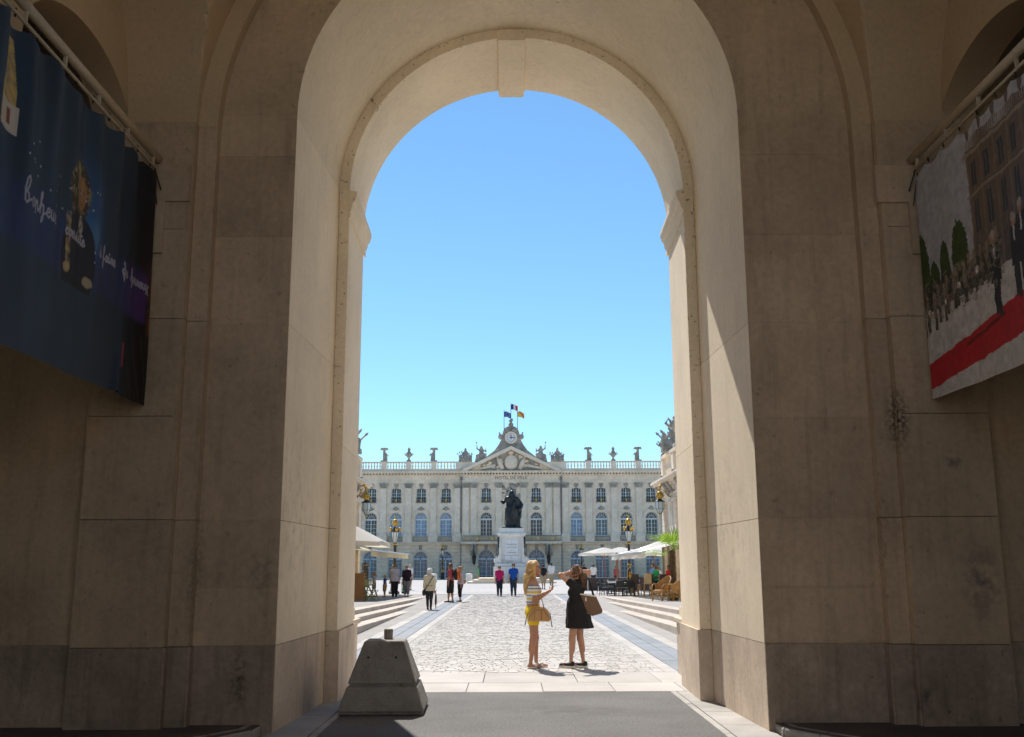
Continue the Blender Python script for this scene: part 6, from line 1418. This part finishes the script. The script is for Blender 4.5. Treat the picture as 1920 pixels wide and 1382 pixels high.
def paint_left(Y,Z):
    Cc=np.zeros(Y.shape+(3,)); Cc[:]=(.020,.045,.080)
    Cc=mixm(Cc,sm(9.2,10.2,Y),(.010,.008,.010)); Cc=mixm(Cc,.45*nz(Y,Z,2.2,1)*(1-sm(8.6,9.6,Y)),(.028,.070,.12))
    Cc=mixm(Cc,.75*sm(.42,.02,np.hypot((Y-8.72)*.9,(Z-4.75)*.5))*(.5+.7*fbm(Y,Z,7)),(.03,.15,.45)); Cc=mixm(Cc,.5*sm(.16,.0,np.hypot(Y-8.82,(Z-4.62)*.6)),(.12,.35,.62)); Cc*=(.75+.5*fbm(Y*2.2,Z*.25,3.0))[...,None]
    band=sm(4.12,4.17,Z)*(1-sm(4.55,4.75,Z))*sm(7.0,7.2,Y)*(1-sm(10.1,10.2,Y)); Cc=mixm(Cc,band*(.25+.45*nz(Y,Z*.2,30,2)),(.025,.045,.20)); Cc=mixm(Cc,band*sm(9.4,10.0,Y)*.5,(.11,.03,.20))
    Cc=mixm(Cc,sm(10.15,10.4,Y)*sm(4.0,4.1,Z)*(1-sm(4.5,4.8,Z))*(.3+.7*nz(Y,Z,26,4)),(.55,.22,.02)); Cc=mixm(Cc,.3*sm(9.9,10.3,Y)*(1-sm(4.6,5.0,Z))*nz(Y*.3,Z,20,3)*sm(4.0,4.3,Z),(.20,.05,.02))
    Cc=mixm(Cc,.35*(1-sm(3.95,4.05,Z))*sm(9.7,9.9,Y)*(nz(Y+Z*.3,Z*.1,34,5)>.72),(.10,.06,.03)); Cc=mixm(Cc,1.*(np.abs(Y-9.72)<.012)*(Z>3.6)*(Z<3.85),(.45,.06,.12))
    # lit tower at the top left
    tw=(np.abs(Y-7.16)<.13-.10*np.clip((Z-5.3)/.5,0,1))*(Z>4.98)*(Z<5.75); Cc=mixm(Cc,tw*(.5+.5*nz(Y,Z,30,6)),(.62,.45,.16)); Cc=mixm(Cc,(np.abs(Y-7.18)<.14)*(Z>4.96)*(Z<5.2)*.9,(.62,.58,.50)); Cc=mixm(Cc,((np.abs(Y-7.2)<.03)&(Z>5.02)&(Z<5.15)),(.25,.07,.03))
    # portrait figure: curls, face, dark coat with lit sleeve
    e=lambda cy,cz,ry,rz:((Y-cy)/ry)**2+((Z-cz)/rz)**2
    cur=sm(1.25,.8,e(8.50,4.96,.20,.30)+.22*(nz(Y,Z,38,7)-.5)); Cc=mixm(Cc,cur,(.05,.042,.022)); Cc=mixm(Cc,cur*sm(.40,.72,fbm(Y,Z,26))*(.35+.65*sm(4.8,5.15,Z)),(.42,.35,.18))
    Cc=mixm(Cc,sm(1.1,.8,e(8.56,4.97,.092,.165)),(.34,.175,.075)); Cc=mixm(Cc,.6*sm(1.,.3,e(8.57,5.03,.04,.08)),(.42,.26,.11)); Cc=mixm(Cc,.7*(e(8.53,4.99,.02,.012)<1)+.7*(e(8.60,4.985,.016,.012)<1)+.6*(e(8.575,4.87,.03,.012)<1),(.12,.05,.03))
    coat=(e(8.55,4.33,.31,.46)<1.0+.1*(fbm(Y,Z,12)-.5))&(Z<4.78)&(Z>4.08); Cc=mixm(Cc,coat*.92,(.010,.014,.022)); Cc=mixm(Cc,.9*(np.abs(Y-8.31-.10*(4.7-Z))<.035)*(Z<4.72)*(Z>4.2)*nz(Y,Z,26,8),(.60,.46,.20)); Cc=mixm(Cc,.9*(e(8.58,4.68,.05,.09)<1)*nz(Y,Z,40,9),(.55,.50,.42)); Cc=mixm(Cc,.85*sm(1.3,.6,e(8.76,4.19,.08,.05)+.6*(fbm(Y,Z,30)-.5)),(.45,.38,.26)); Cc=mixm(Cc,.85*sm(1.3,.6,e(8.34,4.22,.05,.05)+.6*(fbm(Y,Z,30)-.5)),(.5,.40,.2))
    for k in range(24):
        rr=random.Random(k); Cc=mixm(Cc,.7*(np.hypot(Y-rr.uniform(7.3,8.9),Z-rr.uniform(4.4,5.1))<.011),(.5,.6,.75))
    d=np.full(Y.shape,9.); yy=7.55
    for wd,y0 in (('Bonheur',7.46),('consiste',8.28),('à faire',8.93),('des',9.52),('heureux',9.76)):
        q,_=handwriting(wd,y0,4.50-.0*(y0-7.4),.086 if wd=='Bonheur' else .065,Y,Z); d=np.minimum(d,q)
    return mixm(Cc,.85*sm(.014,.006,d),(.45,.46,.55))
def paint_right(Y,Z):
    Y=Y+.035*(fbm(Y,Z,9)-.5); Z=Z+.035*(fbm(Y+9,Z,9)-.5)
    Cc=np.zeros(Y.shape+(3,)); Cc[:]=(.30,.30,.325); D=10.3-Y      # D grows towards the viewer
    gz=4.12-.10*(D-1.2)*0; Cc=mixm(Cc,(Z<4.30),(.40,.38,.36)); Cc=mixm(Cc,.35*(nz(Y*.6,Z,60,3)>.8)*(Z<4.0),(.30,.28,.26))
    bl=(D>1.22)&(Z<5.68)&(Z>4.28); Cc=mixm(Cc,bl,(.115,.085,.065)); Cc=mixm(Cc,bl*sm(4.9,4.3,Z)*.7,(.05,.05,.06)); Cc=mixm(Cc,bl*sm(1.7,2.4,D)*sm(5.2,4.6,Z)*.5,(.05,.07,.15))
    fr_=((D-1.22)%.27)/.27
    for z0,z1 in ((5.18,5.42),(4.72,5.04)): Cc=mixm(Cc,bl*((fr_>.32)&(fr_<.68)&(Z>z0)&(Z<z1)),(.035,.04,.055))
    Cc=mixm(Cc,bl*(((fr_>.48)&(fr_<.52))&(Z<5.4)&(Z>4.6))*.6,(.16,.15,.15)); Cc=mixm(Cc,bl*(fr_<.14)*(Z<5.5)*.35,(.20,.155,.12)); Cc=mixm(Cc,(D>1.17)*((np.abs(Z-5.52)<.02)|(np.abs(Z-5.11)<.012)),(.22,.18,.14)); Cc=mixm(Cc,bl*(Z>5.56)*(nz(D,Z*0,90,1)>.5)*.7,(.30,.29,.29))
    for k in range(8):
        x=1.28+k*.27; Cc=mixm(Cc,(((D-x)/.035)**2+((Z-5.78)/.10)**2<1),(.10,.075,.06)); Cc=mixm(Cc,(((D-x)/.02)**2+((Z-5.90)/.04)**2<1),(.10,.075,.06))
    for x,w,zt_ in ((.12,.17,5.10),(.62,.12,4.86),(.95,.16,4.98),(.38,.10,4.72)):
        tr=(((D-x)/w)**2+((Z-4.55)/(zt_-4.55))**2<.85+.25*nz(D,Z,50,x*9)); Cc=mixm(Cc,tr*(Z>4.3),(.025,.04,.012)); Cc=mixm(Cc,.5*tr*nz(D,Z,70,2),(.05,.09,.02))
    Cc=mixm(Cc,(D<1.6)*(Z>4.22)*(Z<4.50)*.85,(.03,.028,.02))
    for k in range(15):
        rr=random.Random(k+50); x=.06+k*.115+rr.uniform(-.03,.03); zc=4.20+.018*k+rr.uniform(-.03,.03); body=(np.abs(D-x)<.032)&(Z>zc-.20)&(Z<zc+.14); Cc=mixm(Cc,body*(Z>zc-.04),(.16,.14,.11)); Cc=mixm(Cc,body*(Z<=zc-.04),(.05,.045,.04)); Cc=mixm(Cc,(np.hypot(D-x,Z-zc-.17)<.028),(.22,.15,.11)); Cc=mixm(Cc,(np.hypot(D-x-.03,Z-zc)<.035)*(k%3==1),(.55,.52,.48)); Cc=mixm(Cc,(np.hypot(D-x-.05,Z-zc+.02)<.02)*(k%4==1),(.4,.05,.04))
    lo=3.46+.20*D*.55; hi=3.68+.155*D; cp=(Z>lo-.0)&(Z<hi+.06*D*0); cp=(Z>3.43+.085*D)&(Z<3.68+.135*D); Cc=mixm(Cc,cp,(.34,.012,.022))
    Cc=mixm(Cc,cp*.75*((np.abs(Z-(3.60+.14*D))<.018)&(D>.9)&(D<1.7)),(.07,.008,.01))
    def man(x,z0,h,w=.085):
        nonlocal Cc
        Cc=mixm(Cc,(np.abs(D-x-.03)<.030)&(Z>z0)&(Z<z0+.48*h),(.022,.022,.026)); Cc=mixm(Cc,(np.abs(D-x+.03)<.030)&(Z>z0+.03)&(Z<z0+.48*h),(.022,.022,.026)); Cc=mixm(Cc,(np.abs(D-x)<w*(1-.25*np.clip((Z-z0-.7*h)/(.2*h),0,1)))&(Z>z0+.40*h)&(Z<z0+.86*h),(.020,.022,.028)); Cc=mixm(Cc,(np.abs(D-x)<.016)&(Z>z0+.68*h)&(Z<z0+.86*h),(.38,.38,.40)); Cc=mixm(Cc,((D-x)/.045)**2+((Z-z0-.93*h)/.065)**2<1,(.30,.16,.10)); Cc=mixm(Cc,((D-x)/.047)**2+((Z-z0-.965*h)/.04)**2<1,(.28,.25,.22))
    man(1.60,3.83,.80,.095); man(2.0,3.90,.76,.09); man(2.15,3.88,.86,.10); man(2.42,4.0,.8); man(2.75,4.02,.82)
    dk=(Z>4.1)&(Z<4.55)&(D<1.75); Cc=mixm(Cc,dk*sm(.52,.62,fbm(Y,Z,24))*.6,(.20,.17,.13)); Cc=mixm(Cc,dk*sm(.60,.68,fbm(Y+2,Z,30))*.7,(.02,.02,.018))
    return Cc*(1.08+.80*fbm(Y,Z,16))[...,None]
banm=mat('printed_banner_cloth',(1,1,1),.6,var=0,fine=.04,fs=80,bump=.05,bs=60,attr='print',spec=.35)
pipem=mat('cream_painted_pipe',(.55,.46,.33),.5,var=.1,bump=.05)
def banner(name,label,X,Ya,Yb,z0,z1,paint,s,folds,nY,nZ):
    t=thing(name,label,'banner',(X,(Ya+Yb)/2,z0)); Ys=np.linspace(Ya,Yb,nY); Zs=np.linspace(z0,z1,nZ); YY,ZZ=np.meshgrid(Ys,Zs,indexing='ij'); v=(ZZ-z0)/(z1-z0)
    X_=X+folds(YY,v); scal=.05*np.abs(np.sin((YY-Ya)*PI/.37))*sm(.9,1.,v); P=np.stack([X_-X,YY-(Ya+Yb)/2,ZZ-z0-scal],-1); Cc=np.concatenate([paint(YY,ZZ),np.ones(YY.shape+(1,))],-1)
    me=bpy.data.meshes.new('banner_cloth'); i=np.arange(nY*nZ).reshape(nY,nZ); F=np.stack([i[:-1,:-1],i[1:,:-1],i[1:,1:],i[:-1,1:]],-1).reshape(-1,4)
    me.from_pydata(P.reshape(-1,3).tolist(),[],F.tolist()); a=me.color_attributes.new('print','FLOAT_COLOR','POINT'); a.data.foreach_set('color',Cc.astype(np.float32).ravel()); o=link('banner_cloth',me,banm,t,True)
    h=MB()
    y=Yb
    while y>Ya: h=MB(); h.tube([(0,y-(Ya+Yb)/2,z1-z0+.0),(0,y-(Ya+Yb)/2+.015,z1-z0+.05),(0,y-(Ya+Yb)/2,z1-z0+.075)],.009,5); h.build('hook',iron,t); y-=.37
    return t
banner('hanging_banner','dark blue banner with a portrait and white handwriting, hanging at the left',-3.85,6.6,10.42,3.31,5.86,paint_left,-1,lambda Y,v:.024*np.sin((Y-6.6)*5.5+1.2*np.sin(v*2.5)+.8*np.sin((Y-6.6)*1.7))*(.45+.55*v)+.03*np.sin((Y-6.6)*14+3*v)*(v)+.06*np.exp(-((Y-9.45-.25*v)/.08)**2)*(1.2-v),560,380)
banner('hanging_banner','banner showing a red carpet, suited men and a stone facade, hanging at the right',4.40,6.6,10.22,3.33,5.80,paint_right,1,lambda Y,v:.012*np.sin((Y-6.6)*3.1+v)+.006*np.sin((Y)*9+2*v),540,370)
def rail(label,X,Yw,z,s):
    t=thing('banner_rail',label,'rail',(X,Yw,z),0,'pale banner rails'); m=MB(); m.tube([(0,-4.2,.12),(0,0,.12)],.045,12); m.build('main_pipe',pipem,t,True); m=MB(); m.tube([(0,-4.2,-.02),(0,-.06,-.02)],.016,8); m.build('lower_rod',pipem,t,True)
    y=-.15
    while y>-4.2: m=MB(); m.bar((0,y,.1),(0,y,-.02),.03,.02); m.build('spacer',pipem,t); y-=.72
    m=MB(); m.box(-.30 if s<0 else -.40,.36 if s<0 else .15,.012,.05,-.36,.06); m.build('wall_plate',pierm,t); m=MB(); m.box(-.06,.10,.001,.045,-.95,-.361); m.build('vertical_plate',pierm,t)
    m=MB(); m.tube([(0,-.1,-.02),(s*-.06,-.02,-.25)],.009,5); m.tube([(0,-.14,-.08),(s*-.03,-.03,-.42)],.007,5); m.build('tie_cord',iron,t); return t
rail('pale pipe rail carrying the dark blue banner',-3.85,10.28,5.92,-1)
rail('pale pipe rail carrying the red-carpet banner',4.40,10.28,5.88,1)
